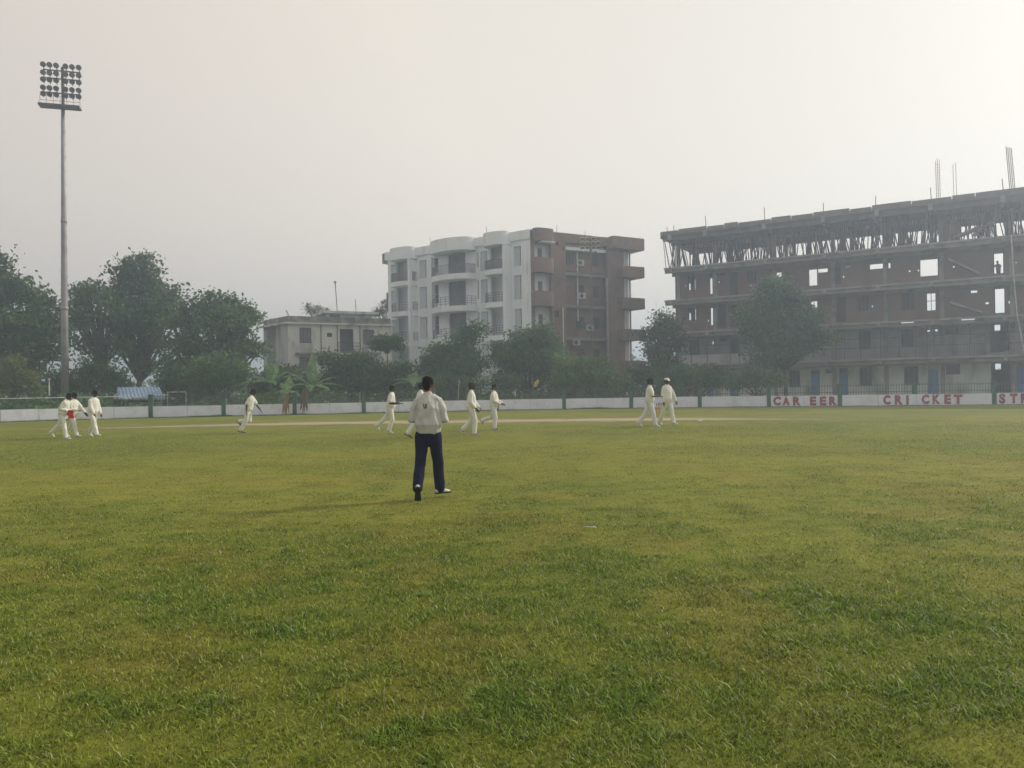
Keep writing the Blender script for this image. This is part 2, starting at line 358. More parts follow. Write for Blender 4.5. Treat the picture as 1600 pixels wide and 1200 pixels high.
def graded(a, fine, b, step, grow, mx):
    xs = [a]; s = step
    while xs[-1] < b:
        if xs[-1] > fine: s = min(s*grow, mx)
        xs.append(xs[-1]+s)
    return xs
xh = graded(0, 5, 60, .13, 1.05, 2.5); xh += [90, 150, 300, 700, 1500]
xs = np.array([-x for x in xh[:0:-1]] + xh)
ys = np.array([-300, -60, -20, -6, 0, 1.2, 2.2] + graded(2.4, 8, 62, .10, 1.02, 1.5) + [75, 95, 130, 200, 350, 800, 1500])
gxx, gyy = np.meshgrid(xs, ys)
gv = np.stack([gxx, gyy, np.zeros_like(gxx)], -1).reshape(-1,3)
nx, ny = len(xs), len(ys)
ii = np.arange(nx-1)[None,:] + np.arange(ny-1)[:,None]*nx
gf = np.stack([ii, ii+1, ii+1+nx, ii+nx], -1).reshape(-1,4)
me = bpy.data.meshes.new('ground'); me.from_pydata(gv.tolist(), [], gf.tolist()); me.update()
for nm, fn in (('lush', lush), ('bare', bare)):
    at_ = me.attributes.new(nm, 'FLOAT', 'POINT'); at_.data.foreach_set('value', fn(gv[:,0], gv[:,1]).astype(np.float32))
tag(link(me, 'ground', M['turf']), kind='structure')

def grass_blades():
    rng = np.random.default_rng(5)
    P, Hs, Ws = [], [], []
    y = 2.5
    while y < 30:
        dy = max(.25, y*.06); ym = y + dy/2
        half = .72*ym + 1.0
        dens = 12500*(3/ym)**1.55
        n = int(dens*dy*2*half)
        px = rng.uniform(-half, half, n); py = rng.uniform(y, y+dy, n)
        l = lush(px, py); bb = bare(px, py)
        keep = rng.random(n) < np.clip(.35 + .8*l - .3*bb, .1, 1)
        px, py, l = px[keep], py[keep], l[keep]
        far = (ym/3)**.42
        hgt = (.008 + .019*l**1.2) * rng.lognormal(0, .32, len(px)) * far**.3
        wid = (.0018 + .0016*l) * rng.uniform(.6, 1.4, len(px)) * far * np.where(rng.random(len(px)) < .05, 1.6, 1.0)
        P.append(np.stack([px, py], -1)); Hs.append(hgt); Ws.append(wid); y += dy
    P = np.concatenate(P); Hh = np.concatenate(Hs); Ww = np.concatenate(Ws)
    # rough fringe at the foot of the boundary wall
    n = len(P)
    ang = rng.uniform(0, 2*np.pi, n); lean = rng.uniform(.3, 2.0, n)*Hh
    dirx, diry = np.cos(ang), np.sin(ang); sa = ang + np.pi/2 + rng.normal(0,.5,n)
    sx, sy = np.cos(sa)*Ww, np.sin(sa)*Ww
    V = np.zeros((n,5,3))
    V[:,0] = np.stack([P[:,0]-sx, P[:,1]-sy, np.zeros(n)-.002], -1); V[:,1] = np.stack([P[:,0]+sx, P[:,1]+sy, np.zeros(n)-.002], -1)
    mx, my = P[:,0]+dirx*lean*.35, P[:,1]+diry*lean*.35
    V[:,2] = np.stack([mx+sx*.8, my+sy*.8, Hh*.62], -1); V[:,3] = np.stack([mx-sx*.8, my-sy*.8, Hh*.62], -1)
    V[:,4] = np.stack([P[:,0]+dirx*lean, P[:,1]+diry*lean, Hh], -1)
    me = np_mesh('grass', V, 5, faces=[(0,1,2,3),(3,2,4)])
    for nm, fn in (('lush', lush), ('bare', bare)):
        a = me.attributes.new(nm, 'FLOAT', 'POINT'); a.data.foreach_set('value', np.repeat(fn(P[:,0], P[:,1]), 5).astype(np.float32))
    tag(link(me, 'grass', M['blade']), 'short green and straw coloured turf grass covering the near outfield', 'grass', kind='stuff')
    return n
NB = grass_blades()

# the dry pitch square, a pale worn strip across the field
def pitch():
    m, t, b, o = new_mat('dry_pitch'); N = t.nodes; Lk = t.links
    b.inputs['Roughness'].default_value = .95
    geo = N.new('ShaderNodeNewGeometry'); at1 = N.new('ShaderNodeAttribute'); at1.attribute_name = 'wear'
    n1 = N.new('ShaderNodeTexNoise'); n1.inputs['Scale'].default_value = 1.3; n1.inputs['Detail'].default_value = 8
    mp = N.new('ShaderNodeMapping'); mp.inputs['Scale'].default_value = (.45,1.6,1); Lk.new(geo.outputs['Position'], mp.inputs[0]); Lk.new(mp.outputs[0], n1.inputs['Vector'])
    mx = N.new('ShaderNodeMix'); mx.data_type = 'RGBA'; mx.inputs[6].default_value = (.38,.31,.21,1); mx.inputs[7].default_value = (.28,.245,.12,1); Lk.new(n1.outputs['Fac'], mx.inputs[0])
    Lk.new(mx.outputs[2], b.inputs['Base Color'])
    ad = N.new('ShaderNodeMath'); ad.operation = 'ADD'; Lk.new(at1.outputs['Fac'], ad.inputs[0])
    mm = N.new('ShaderNodeMath'); mm.operation = 'MULTIPLY_ADD'; mm.inputs[1].default_value = 1.5; mm.inputs[2].default_value = -.75; Lk.new(n1.outputs['Fac'], mm.inputs[0]); Lk.new(mm.outputs[0], ad.inputs[1])
    r = N.new('ShaderNodeMapRange'); r.inputs[1].default_value = .32; r.inputs[2].default_value = .95; Lk.new(ad.outputs[0], r.inputs[0])
    tr = N.new('ShaderNodeBsdfTransparent'); ms = N.new('ShaderNodeMixShader'); Lk.new(r.outputs[0], ms.inputs[0]); Lk.new(tr.outputs[0], ms.inputs[1]); Lk.new(b.outputs[0], ms.inputs[2]); Lk.new(ms.outputs[0], o.inputs[0])
    # centre line and half-width along x, read off the ground plane
    cl = [(40,672,1.5,.42),(130,670,2,.62),(230,667.5,2.2,.75),(350,664.5,3,.9),(500,661.5,3.4,1),(700,659,3.6,1),(900,656.5,3.6,1),(1000,655.5,3.8,1),(1120,655,3.4,.85),(1220,655.5,3.0,.62),(1330,655.5,2.6,.5),(1470,656,2.2,.38)]
    V, F, Wv = [], [], []
    cols = 60; rows = 7
    for i in range(cols+1):
        px = 40 + (1470-40)*i/cols
        k = max(j for j in range(len(cl)-1) if cl[j][0] <= px) if px < 1470 else len(cl)-2
        f = (px-cl[k][0])/(cl[k+1][0]-cl[k][0]); py = cl[k][1]*(1-f)+cl[k+1][1]*f; hw = .85*(cl[k][2]*(1-f)+cl[k+1][2]*f); wv = cl[k][3]*(1-f)+cl[k+1][3]*f
        a, b2 = onground(px, py+hw), onground(px, py-hw)
        for j in range(rows+1):
            u = -1.5 + 3*j/rows; p = (a+b2)/2 + (b2-a)/2*u; V.append((p.x, p.y, .006)); Wv.append(wv*max(0, 1.25-abs(u)*.75)*(0 if i in (0, cols) else 1))
    for i in range(cols):
        for j in range(rows): q = i*(rows+1)+j; F.append((q, q+rows+1, q+rows+2, q+1))
    me = bpy.data.meshes.new('pitch'); me.from_pydata(V, [], F); me.update()
    a = me.attributes.new('wear', 'FLOAT', 'POINT'); a.data.foreach_set('value', Wv)
    tag(link(me, 'pitch', m), kind='structure')
pitch()

# ------------------------------------------------------------------ facades
class Fac:
    def __init__(s, A, B):
        s.O = Vector((A[0], A[1])); d = Vector((B[0]-A[0], B[1]-A[1])); s.L = d.length; s.u = d.normalized(); s.n = Vector((-s.u.y, s.u.x))
        if s.n.dot(s.O + d/2) < 0: s.n = -s.n          # n points away from the viewer
        s.ang = math.atan2(s.u.y, s.u.x)
    def pt(s, a, d, z): p = s.O + s.u*a + s.n*d; return Vector((p.x, p.y, z))
    def px(s, px, py, d=0.0):
        rx, rz = ray(px, py); O = s.O + s.n*d
        den = rx*s.u.y - s.u.x      # solve O+u a = t(rx,1)
        t = (O.x*s.u.y - O.y*s.u.x) / den
        a = (t*Vector((rx,1)) - O).dot(s.u); return a, EYE + rz*t
    def box(s, mb, a0, a1, d0, d1, z0, z1, mi=0):
        mb.hexa([s.pt(a0,d0,z0), s.pt(a1,d0,z0), s.pt(a1,d1,z0), s.pt(a0,d1,z0), s.pt(a0,d0,z1), s.pt(a1,d0,z1), s.pt(a1,d1,z1), s.pt(a0,d1,z1)], mi)
    def rect(s, x0, x1, y0, y1, d=0.0):     # pixel rect -> (a0,a1,z0,z1)
        a0, _ = s.px(x0, (y0+y1)/2, d); a1, _ = s.px(x1, (y0+y1)/2, d); zt = s.px((x0+x1)/2, y0, d)[1]; zb = s.px((x0+x1)/2, y1, d)[1]
        return a0, a1, zb, zt
    def wall(s, mb, a0, a1, z0, z1, d0, d1, ops, mi=0):
        ops = [(max(o[0],a0), min(o[1],a1), max(o[2],z0), min(o[3],z1)) for o in ops]
        ops = [o for o in ops if o[1]-o[0] > .01 and o[3]-o[2] > .01]
        zs = sorted({z0, z1, *[o[2] for o in ops], *[o[3] for o in ops]})
        prev = None; start = z0
        def runs(zm):
            cuts = sorted((o[0], o[1]) for o in ops if o[2] < zm < o[3]); out = []; c = a0
            for l, r in cuts:
                if l > c+1e-4: out.append((c, l))
                c = max(c, r)
            if a1 > c+1e-4: out.append((c, a1))
            return out
        for i in range(len(zs)-1):
            if zs[i+1]-zs[i] < 1e-4: continue
            for l, r in runs((zs[i]+zs[i+1])/2): s.box(mb, l, r, d0, d1, zs[i], zs[i+1], mi)
    def bow(s, a0, a1, depth, n=18, pw=.75, d=0.0):
        c, h = (a0+a1)/2, (a1-a0)/2; P = []
        for i in range(n+1):
            t = math.pi*i/n; q = s.pt(c - h*math.cos(t), d - depth*max(0,math.sin(t))**pw, 0); P.append((q.x, q.y))
        return P
    def bowslab(s, mb, a0, a1, depth, z0, z1, pw=.75, back=.3, mi=0):
        P = s.bow(a0, a1, depth, pw=pw); b0, b1 = s.pt(a1, back, 0), s.pt(a0, back, 0)
        mb.prism(P + [(b0.x,b0.y), (b1.x,b1.y)], z0, z1, mi)
def window(F, parent, r, d, frame_mat, pane_mat, mull=(1,0), fw=.06, name='window', depth=.1):
    """frame as the part, pane as its sub-part, set in the opening r at depth d"""
    a0, a1, z0, z1 = r; fr = MB()
    F.box(fr, a0, a0+fw, d, d+depth, z0, z1); F.box(fr, a1-fw, a1, d, d+depth, z0, z1); F.box(fr, a0+fw, a1-fw, d, d+depth, z0, z0+fw); F.box(fr, a0+fw, a1-fw, d, d+depth, z1-fw, z1)
    for k in range(mull[0]): c = a0 + (a1-a0)*(k+1)/(mull[0]+1); F.box(fr, c-fw*.35, c+fw*.35, d+.01, d+depth-.01, z0+fw, z1-fw)
    for k in range(mull[1]): c = z0 + (z1-z0)*(k+1)/(mull[1]+1); F.box(fr, a0+fw, a1-fw, d+.013, d+depth-.013, c-fw*.35, c+fw*.35)
    w = fr.build(name, frame_mat, parent)
    if pane_mat:
        pn = MB(); F.box(pn, a0+.01, a1-.01, d+depth*.5, d+depth*.5+.02, z0+.01, z1-.01); pn.build('pane', pane_mat, w)
    return w

# ------------------------------------------------------------------ boundary wall with railing and painted words
def letter_mesh(ch):
    cu = bpy.data.curves.new('letter', 'FONT'); cu.body = ch; cu.size = 1; cu.offset = .06; cu.resolution_u = 3
    o = bpy.data.objects.new('letter', cu); COL.objects.link(o); bpy.context.view_layer.update()
    me = o.evaluated_get(bpy.context.evaluated_depsgraph_get()).to_mesh()
    v = np.array([tuple(x.co)[:2] for x in me.vertices]); f = [tuple(p.vertices) for p in me.polygons]
    o.to_mesh_clear(); bpy.data.objects.remove(o); bpy.data.curves.remove(cu)
    lo, hi = v.min(0), v.max(0); return (v-lo)/(hi-lo), f
WALLP = [(-330,39),(-220,41.3),(-110,43.7),(0,46),(118,48.3),(235,50.2),(349,51),(460,52),(568,52.8),(675,53.8),(776,54.6),(881,55.2),(986,55.2),(1093,54.8),(1201,53.3),(1312,52),(1432,51.2),(1553,50.5),(1680,49),(1800,47.2),(1930,45)]
NOPOST = {0,1,2,3,4}
WH = .75
wall_root = empty('boundary_wall', (gx(776,54.6), 54.6, 0)); tag(wall_root, 'low white boundary wall with green posts, railing and red painted words', 'wall')
bpy.context.view_layer.update()
def wallpart(mb, name, m, parent=wall_root):
    if parent is wall_root:
        L = wall_root.location; mb.v = [(x-L.x, y-L.y, z-L.z) for x,y,z in mb.v]
    else:
        L = wall_root.location; mb.v = [(x-L.x, y-L.y, z-L.z) for x,y,z in mb.v]
    return mb.build(name, m, parent)
BAY = {}
WP = [Vector((gx(p,Y), Y)) for p, Y in WALLP]
for i in range(len(WP)-1):
    F = Fac(WP[i], WP[i+1]); BAY[i] = F
    top = WH + random.uniform(-.015, .02)
    mb = MB(); g = .012
    nseg = 2
    for k in range(nseg):
        F.box(mb, F.L*k/nseg+g, F.L*(k+1)/nseg-g, random.uniform(0,.012), .2, -.02, top+random.uniform(-.01,.01))
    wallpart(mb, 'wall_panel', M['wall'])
    if i not in NOPOST:
        mb = MB(); pd = .26 if i == 16 else 0; F.box(mb, -.13, .13, -.05+pd, .25+pd, -.02, 1.48); F.box(mb, -.15, .15, -.07+pd, .27+pd, 1.48, 1.52); wallpart(mb, 'post', M['green_post'])
    # railing on the wall
    mb = MB(); a0, a1 = .14, F.L-.14
    step = .17; a = a0+.08
    if i < 5: step = .6
    while a < a1:
        F.box(mb, a-.011, a+.011, .09, .112, top-.02, 1.50 if i > 4 else 1.40); a += step
    if i > 4:
        for z in (.92, 1.36): F.box(mb, a0, a1, .085, .117, z, z+.035)
    wallpart(mb, 'railing', M['iron'])
    if i < 5:
        mb = MB(); mb.tube([F.pt(0,.1,1.42), F.pt(F.L,.1,1.42)], .03, 6); wallpart(mb, 'top_rail', M['rail_white'])
def wall_fringe():
    rng = np.random.default_rng(91); n = 26000; k = rng.integers(0, len(WP)-1, n); t = rng.random(n)
    A_ = np.array([tuple(w) for w in WP]); P = A_[k] + (A_[k+1]-A_[k])*t[:,None]; P[:,1] -= np.abs(rng.normal(0,.10,n)) + .03
    h = (.03 + .13*fbm(P[:,0], P[:,1]*.2, 1.6, 63, 3)**2.2)*rng.lognormal(0,.3,n)*np.where(k > 11, .5, 1.2); a = rng.uniform(0,6.283,n); w = .008
    V = np.zeros((n,3,3)); V[:,0] = np.stack([P[:,0]-w, P[:,1], np.zeros(n)], -1); V[:,1] = np.stack([P[:,0]+w, P[:,1], np.zeros(n)], -1); V[:,2] = np.stack([P[:,0]+np.cos(a)*h*.5, P[:,1]+np.sin(a)*h*.4-.01, h], -1)
    tag(link(np_mesh('weeds', V, 3), 'weeds', M['leaf_dark']), 'dark fringe of weeds along the foot of the white wall', 'weeds', kind='stuff')
wall_fringe()
def word(bay, letters, y0, y1):
    F = BAY[bay]; mb = MB()
    for ch, x0, x1 in letters:
        a0, a1, z0, z1 = F.rect(x0, x1, y0, y1, -.015)
        z0 = max(z0, .05); z1 = min(z1, WH-.035)
        v, f = letter_mesh(ch); n = len(v)
        pts = [F.pt(a0+(a1-a0)*x, -.012, z0+(z1-z0)*y) for x, y in v]
        mb.add(pts, f)
    wallpart(mb, 'painted_word', M['red_paint'])
word(14, [('C',1208,1220),('A',1222.5,1234),('R',1239,1251)], 619.5, 633.5)
word(14, [('E',1265.5,1275.5),('E',1281,1291),('R',1295.5,1307.5)], 619.5, 633.5)
word(16, [('C',1380,1391.5),('R',1398,1410.5),('I',1416,1420)], 617, 632) if False else None
word(15, [('C',1380,1391.5),('R',1398,1410.5),('I',1416,1420)], 617.3, 632.3)
word(16, [('C',1440,1452),('K',1457,1469.5),('E',1475.5,1486),('T',1490,1504)], 616.3, 631.3)
word(17, [('S',1561,1571),('T',1578,1590),('R',1595,1607)], 614.3, 630.8)

# ------------------------------------------------------------------ trees
RNG = np.random.default_rng(11)
def leaf_quads(centres, size, rng, droop=.2, aspect=.5):
    n = len(centres)
    a = rng.normal(size=(n,3)); a[:,2] -= droop; a /= np.linalg.norm(a, axis=1)[:,None]
    b = rng.normal(size=(n,3)); b -= a*(a*b).sum(1)[:,None]; b /= np.linalg.norm(b, axis=1)[:,None]
    L = size*rng.uniform(.6, 1.4, n)[:,None]; Wd = L*aspect
    nrm = np.cross(a, b)
    V = np.zeros((n,4,3)); V[:,0] = centres - a*L*.5; V[:,1] = centres + b*Wd*.5 + nrm*L*.06; V[:,2] = centres + a*L*.5; V[:,3] = centres - b*Wd*.5 + nrm*L*.06
    return V
def tree(name, label, cat, Y, bx, trunk_r, lobes, n_leaf, leaf, lm, group=None, seed=1, bark='bark', clump=.55, shell=.45, fork=.55, per=16, twigs=4, droop=.25, trunk_lean=0):
    rng = np.random.default_rng(seed); rnd = random.Random(seed); ppm = FPX/Y
    root_p = Vector((gx(bx,Y), Y, 0)); root = empty(name, root_p); tag(root, label, cat, group)
    LB = []
    for l in lobes:
        c = at(l[0], l[1], Y) - root_p; rx, rz = l[2]/ppm, l[3]/ppm; ry = min(rx*.95, 4.0)
        c.y += rnd.uniform(-.35,.35)*rx; LB.append((c, rx*.72, ry*.72, rz*.72))
        for q in range(5 if rx > .5 else 0):
            an = rnd.uniform(-.6, math.pi+.6); f = rnd.uniform(.72, 1.0); g = rnd.uniform(.20,.36)
            LB.append((c + Vector((math.cos(an)*rx*f, rnd.uniform(-.6,.6)*ry, math.sin(an)*rz*f)), rx*g, ry*g, rz*g*.85))
    zlow = min(c.z - .2*rz for c, rx, ry, rz in LB); fz = max(.4, zlow*fork)
    cx = sum(c.x for c,_,_,_ in LB)/len(LB)
    f0 = Vector((cx*.35+trunk_lean, 0, fz))
    tk = MB(); tk.tube([(0,0,-.1), (0,0,.15), (f0.x*.5+rnd.uniform(-.1,.1), rnd.uniform(-.1,.1), fz*.55), f0], [trunk_r*1.35, trunk_r*1.05, trunk_r*.85, trunk_r*.7], 8)
    tips = []
    for c, rx, ry, rz in LB:
        m1 = f0.lerp(c, .5) + Vector((rnd.uniform(-.3,.3)*rx, rnd.uniform(-.2,.2)*rx, -rz*.15))
        base_c = c - Vector((0,0,rz*.25)); rr = trunk_r*.5
        tk.tube([f0 - Vector((0,0,.15)), m1, base_c], [rr, rr*.65, rr*.4], 6)
        for k in range(twigs):
            d = Vector((rnd.gauss(0,1), rnd.gauss(0,1), rnd.gauss(.35,.8))).normalized(); e = Vector((d.x*rx*.85, d.y*ry*.85, d.z*rz*.85)) + c
            mid = base_c.lerp(e, .5) + Vector((rnd.uniform(-.2,.2), rnd.uniform(-.2,.2), rnd.uniform(-.1,.35)))
            tk.tube([base_c, mid, e], [rr*.36, rr*.22, .012], 5)
    tk.build('trunk', M[bark], root, True)
    wts = np.array([(rx*rz)**.95 for c,rx,ry,rz in LB]); wts /= wts.sum()
    cen = []
    for (c, rx, ry, rz), w in zip(LB, wts):
        nc = max(4, int(n_leaf*1.25*w/per)); d = rng.normal(size=(nc,3)); d /= np.linalg.norm(d,axis=1)[:,None]
        rad = (shell + (1-shell)*rng.random(nc)**.8)[:,None]
        # lumpy outline: modulate the radius by direction
        lump = 1 + .22*np.sin(d[:,0:1]*5+seed)*np.cos(d[:,2:3]*6+seed*1.7) + .14*np.sin(d[:,1:2]*9+d[:,2:3]*7)
        cc = np.array(c)[None] + d*rad*lump*np.array([rx,ry,rz])
        q = rng.normal(size=(nc,per,3)) * np.array([clump,clump,clump*.6])
        cen.append((cc[:,None,:] + q).reshape(-1,3))
    cen = np.concatenate(cen); cen = cen[cen[:,2] > .08]; leaf *= 1.3
    me = np_mesh('crown', leaf_quads(cen, leaf, rng, droop), 4); link(me, 'crown', M[lm], root)
    return root

TB = 'trees and bushes beyond the boundary wall'
tree('tree', 'big dark broad tree at the far left edge, cut by the frame', 'tree', 63, 20, .35,
     [(-45,470,60,58),(10,450,42,40),(55,490,36,36),(0,530,70,50),(70,545,30,34),(-80,520,60,70),(30,575,50,34),(85,520,18,24)], 17000, .30, 'leaf_dark', TB, 3, clump=.6)
tree('tree', 'open branched tree with sparse crown right of the tall light mast', 'tree', 66, 163, .22,
     [(130,470,22,24),(155,458,20,18),(120,505,18,20),(148,500,24,18),(178,490,16,22),(128,540,20,18),(182,545,16,20)], 2500, .26, 'leaf_mid', TB, 5, shell=.55, clump=.42, fork=.8, twigs=10)
tree('tree', 'tallest dark tree with rounded top near the blue roof', 'tree', 68, 215, .34,
     [(218,428,36,28),(200,460,34,34),(245,465,34,32),(225,500,48,30),(262,490,18,24),(195,530,24,24),(216,565,22,24),(252,535,26,22)], 7600, .29, 'leaf_deep', TB, 6, clump=.46, fork=.7)
tree('tree', 'wide spreading tree with layered flat crown beside the old house', 'tree', 64, 330, .30,
     [(330,478,44,17),(358,489,34,12),(300,500,36,18),(345,510,60,22),(292,540,34,24),(394,500,24,9),(350,550,58,28),(275,575,30,30),(368,545,26,24),(320,590,40,22)], 10500, .25, 'leaf_layer', TB, 8, clump=.40, fork=.6, droop=.1)
tree('bush', 'yellow green rounded bush behind the wall at the far left', 'bush', 55, 22, .08,
     [(22,585,28,26),(5,600,26,24),(40,605,20,18),(-30,598,26,22)], 4200, .16, 'leaf_light', TB, 9, clump=.28, fork=.3)
tree('bush', 'dark undergrowth bush behind the foot of the tall light mast', 'bush', 60, 130, .10,
     [(120,595,24,26),(150,590,26,28),(175,600,24,20),(90,605,22,22),(65,612,18,14)], 5000, .20, 'leaf_dark', TB, 10, clump=.4, fork=.3)
tree('bush', 'dim bush right of the blue roofed shelter behind the goal frame', 'bush', 61, 300, .10,
     [(290,600,28,22),(265,606,18,14),(325,600,28,24)], 4500, .2, 'leaf_deep', TB, 12, clump=.4, fork=.3)
tree('bush', 'light green leafy bush below the wide spreading tree', 'bush', 58, 345, .09,
     [(345,585,34,28),(320,600,22,20),(375,592,24,26),(312,585,12,14)], 5200, .17, 'leaf_mid', TB, 13, clump=.34, fork=.3)
tree('bush', 'dark bush below the balcony of the old house', 'bush', 59, 535, .09,
     [(530,570,28,20),(548,590,34,28),(515,600,26,20),(575,590,26,26),(560,570,20,16)], 6500, .19, 'leaf_deep', TB, 14, clump=.38, fork=.3)
tree('bush', 'bush left of the banana clump in front of the old house wall', 'bush', 60, 445, .09,
     [(430,590,30,24),(460,600,34,20),(405,605,24,18)], 4500, .19, 'leaf_dark', TB, 15, clump=.38, fork=.3)
tree('small_tree', 'small umbrella shaped tree on a thin stem before the old house corner', 'tree', 60, 606, .06,
     [(606,537,22,11),(595,541,13,8),(617,541,14,8),(606,533,14,9)], 2600, .17, 'leaf_deep', TB, 16, clump=.22, fork=.95, shell=.3)
tree('bush', 'dense bush at the left foot of the white apartment block', 'bush', 60, 615, .08,
     [(610,590,30,24),(635,598,24,22),(590,600,20,18)], 4200, .19, 'leaf_blue', TB, 17, clump=.38, fork=.3)
tree('tree', 'bushy tree with upright tip before the middle balconies of the white block', 'tree', 61, 700, .14,
     [(738,525,14,22),(720,550,28,24),(690,565,32,24),(735,572,22,26),(665,585,26,24),(705,595,40,24)], 9500, .2, 'leaf_blue', TB, 18, clump=.38, fork=.4)
tree('tree', 'rounded feathery tree covering the white block corner', 'tree', 61, 828, .15,
     [(830,530,34,26),(805,550,30,26),(855,552,26,26),(828,570,48,28),(790,560,18,18),(860,585,22,22),(800,585,22,18)], 10500, .19, 'leaf_blue', TB, 19, clump=.4, fork=.45)
tree('tree', 'lighter green low tree beneath the brick side of the apartment block', 'tree', 59, 905, .11,
     [(890,575,26,18),(920,575,28,20),(945,592,24,20),(905,597,44,20),(872,600,22,18),(965,602,20,16)], 7000, .18, 'leaf_mid', TB, 20, clump=.36, fork=.4)
tree('tree', 'tree with sky showing through between the two tall buildings', 'tree', 63, 1032, .16,
     [(1040,505,17,24),(1022,520,18,18),(1050,540,20,28),(1018,545,12,14),(1040,575,26,26),(1010,585,24,22),(990,592,18,18)], 5600, .21, 'leaf_dark', TB, 21, clump=.38, fork=.5)
tree('bush', 'leafy bush before the left foot of the unfinished building', 'bush', 58, 1085, .08,
     [(1075,585,30,20),(1105,588,26,18),(1050,596,24,18),(1130,596,18,14),(1088,602,40,12)], 5200, .17, 'leaf_blue', TB, 22, clump=.34, fork=.3)
tree('bush', 'bush of small leaves under the round tree by the unfinished building', 'bush', 57, 1185, .06,
     [(1165,592,18,14),(1190,594,16,13),(1150,600,14,12),(1212,594,13,12)], 2300, .15, 'leaf_mid', TB, 23, clump=.28, fork=.4)
tree('tree', 'round crowned tree standing before the unfinished concrete building', 'tree', 61, 1228, .17,
     [(1222,462,34,28),(1195,490,36,30),(1250,490,38,30),(1180,520,28,26),(1225,525,56,34),(1265,520,26,28),(1195,555,30,20),(1240,552,34,18),(1215,445,18,13)], 14500, .2, 'leaf_blue', TB, 24, clump=.36, fork=.75)
tree('bush', 'low shrub between the rounded feathery tree and the yellow flag', 'bush', 58, 815, .06,
     [(800,600,14,12),(780,603,14,10)], 900, .16, 'leaf_deep', TB, 25, clump=.28, fork=.3)
tree('bush', 'dark low bush behind the umpire, left of the white gate columns', 'bush', 58, 690, .07,
     [(690,604,32,16),(725,606,18,12),(655,606,24,14)], 3000, .18, 'leaf_deep', TB, 26, clump=.36, fork=.3)
tree('dry_tree', 'thin dry tree rising above the roof of the old house', 'tree', 92, 490, .09,
     [(488,482,9,8),(498,486,7,5),(482,488,6,5),(511,484,5,4)], 170, .13, 'dry_brown', TB, 27, clump=.3, fork=.93, twigs=12)
tree('dry_tree', 'bare twiggy tree beside the left end of the white block', 'tree', 92, 600, .09,
     [(598,485,10,14),(606,478,8,12),(592,492,8,8)], 50, .15, 'dry_brown', TB, 28, clump=.3, fork=.9, twigs=18)

def treeline():
    rng = np.random.default_rng(40); C = []
    for k in range(520):
        x = rng.uniform(-190, 210); y = 150 + rng.uniform(-15, 25); h = 2.6 + 2.6*vnoise(np.array([x/14.]), np.array([0.]), 5)[0] + (3.0 if 8 < x < 60 else 0)
        n = 34; C.append(np.stack([rng.normal(x,1.4,n), rng.normal(y,1.2,n), h*rng.random(n)**.6], -1))
    me = np_mesh('distant_woods', leaf_quads(np.concatenate(C), .8, rng, 0, .8), 4)
    tag(link(me, 'distant_woods', M['leaf_dark']), 'low distant belt of trees on the horizon beyond the buildings', 'woods', kind='stuff')
treeline()
def undergrowth():
    rng = np.random.default_rng(77); C = []
    for k in range(900):
        px = rng.uniform(-260, 1075); Yw = np.interp(px, [w[0] for w in WALLP], [w[1] for w in WALLP]); y = Yw + rng.uniform(1.0, 7.5); x = gx(px, y)
        sh_ = 1.0
        if 165 < px < 305:
            sh_ = .5
            if y - Yw > 2.0: y = Yw + rng.uniform(9.5, 14); sh_ = .75
            x = gx(px, y)
        h = sh_*(.55 + 1.1*vnoise(np.array([x/2.2]), np.array([y/2.2]), 8)[0]) * (1 + .06*(y-Yw)); n = 26
        C.append(np.stack([rng.normal(x,.42,n), rng.normal(y,.42,n), h*rng.random(n)**.7 + .02], -1))
    C = np.concatenate(C); yw = np.interp(C[:,0]/C[:,1]*1200+800, [w[0] for w in WALLP], [w[1] for w in WALLP]); C = C[C[:,1] > yw + .55]
    me = np_mesh('undergrowth', leaf_quads(C, .30, rng, 0, .55), 4)
    tag(link(me, 'undergrowth', M['leaf_deep']), 'dark tangled undergrowth behind the boundary wall', 'undergrowth', kind='stuff')
undergrowth()

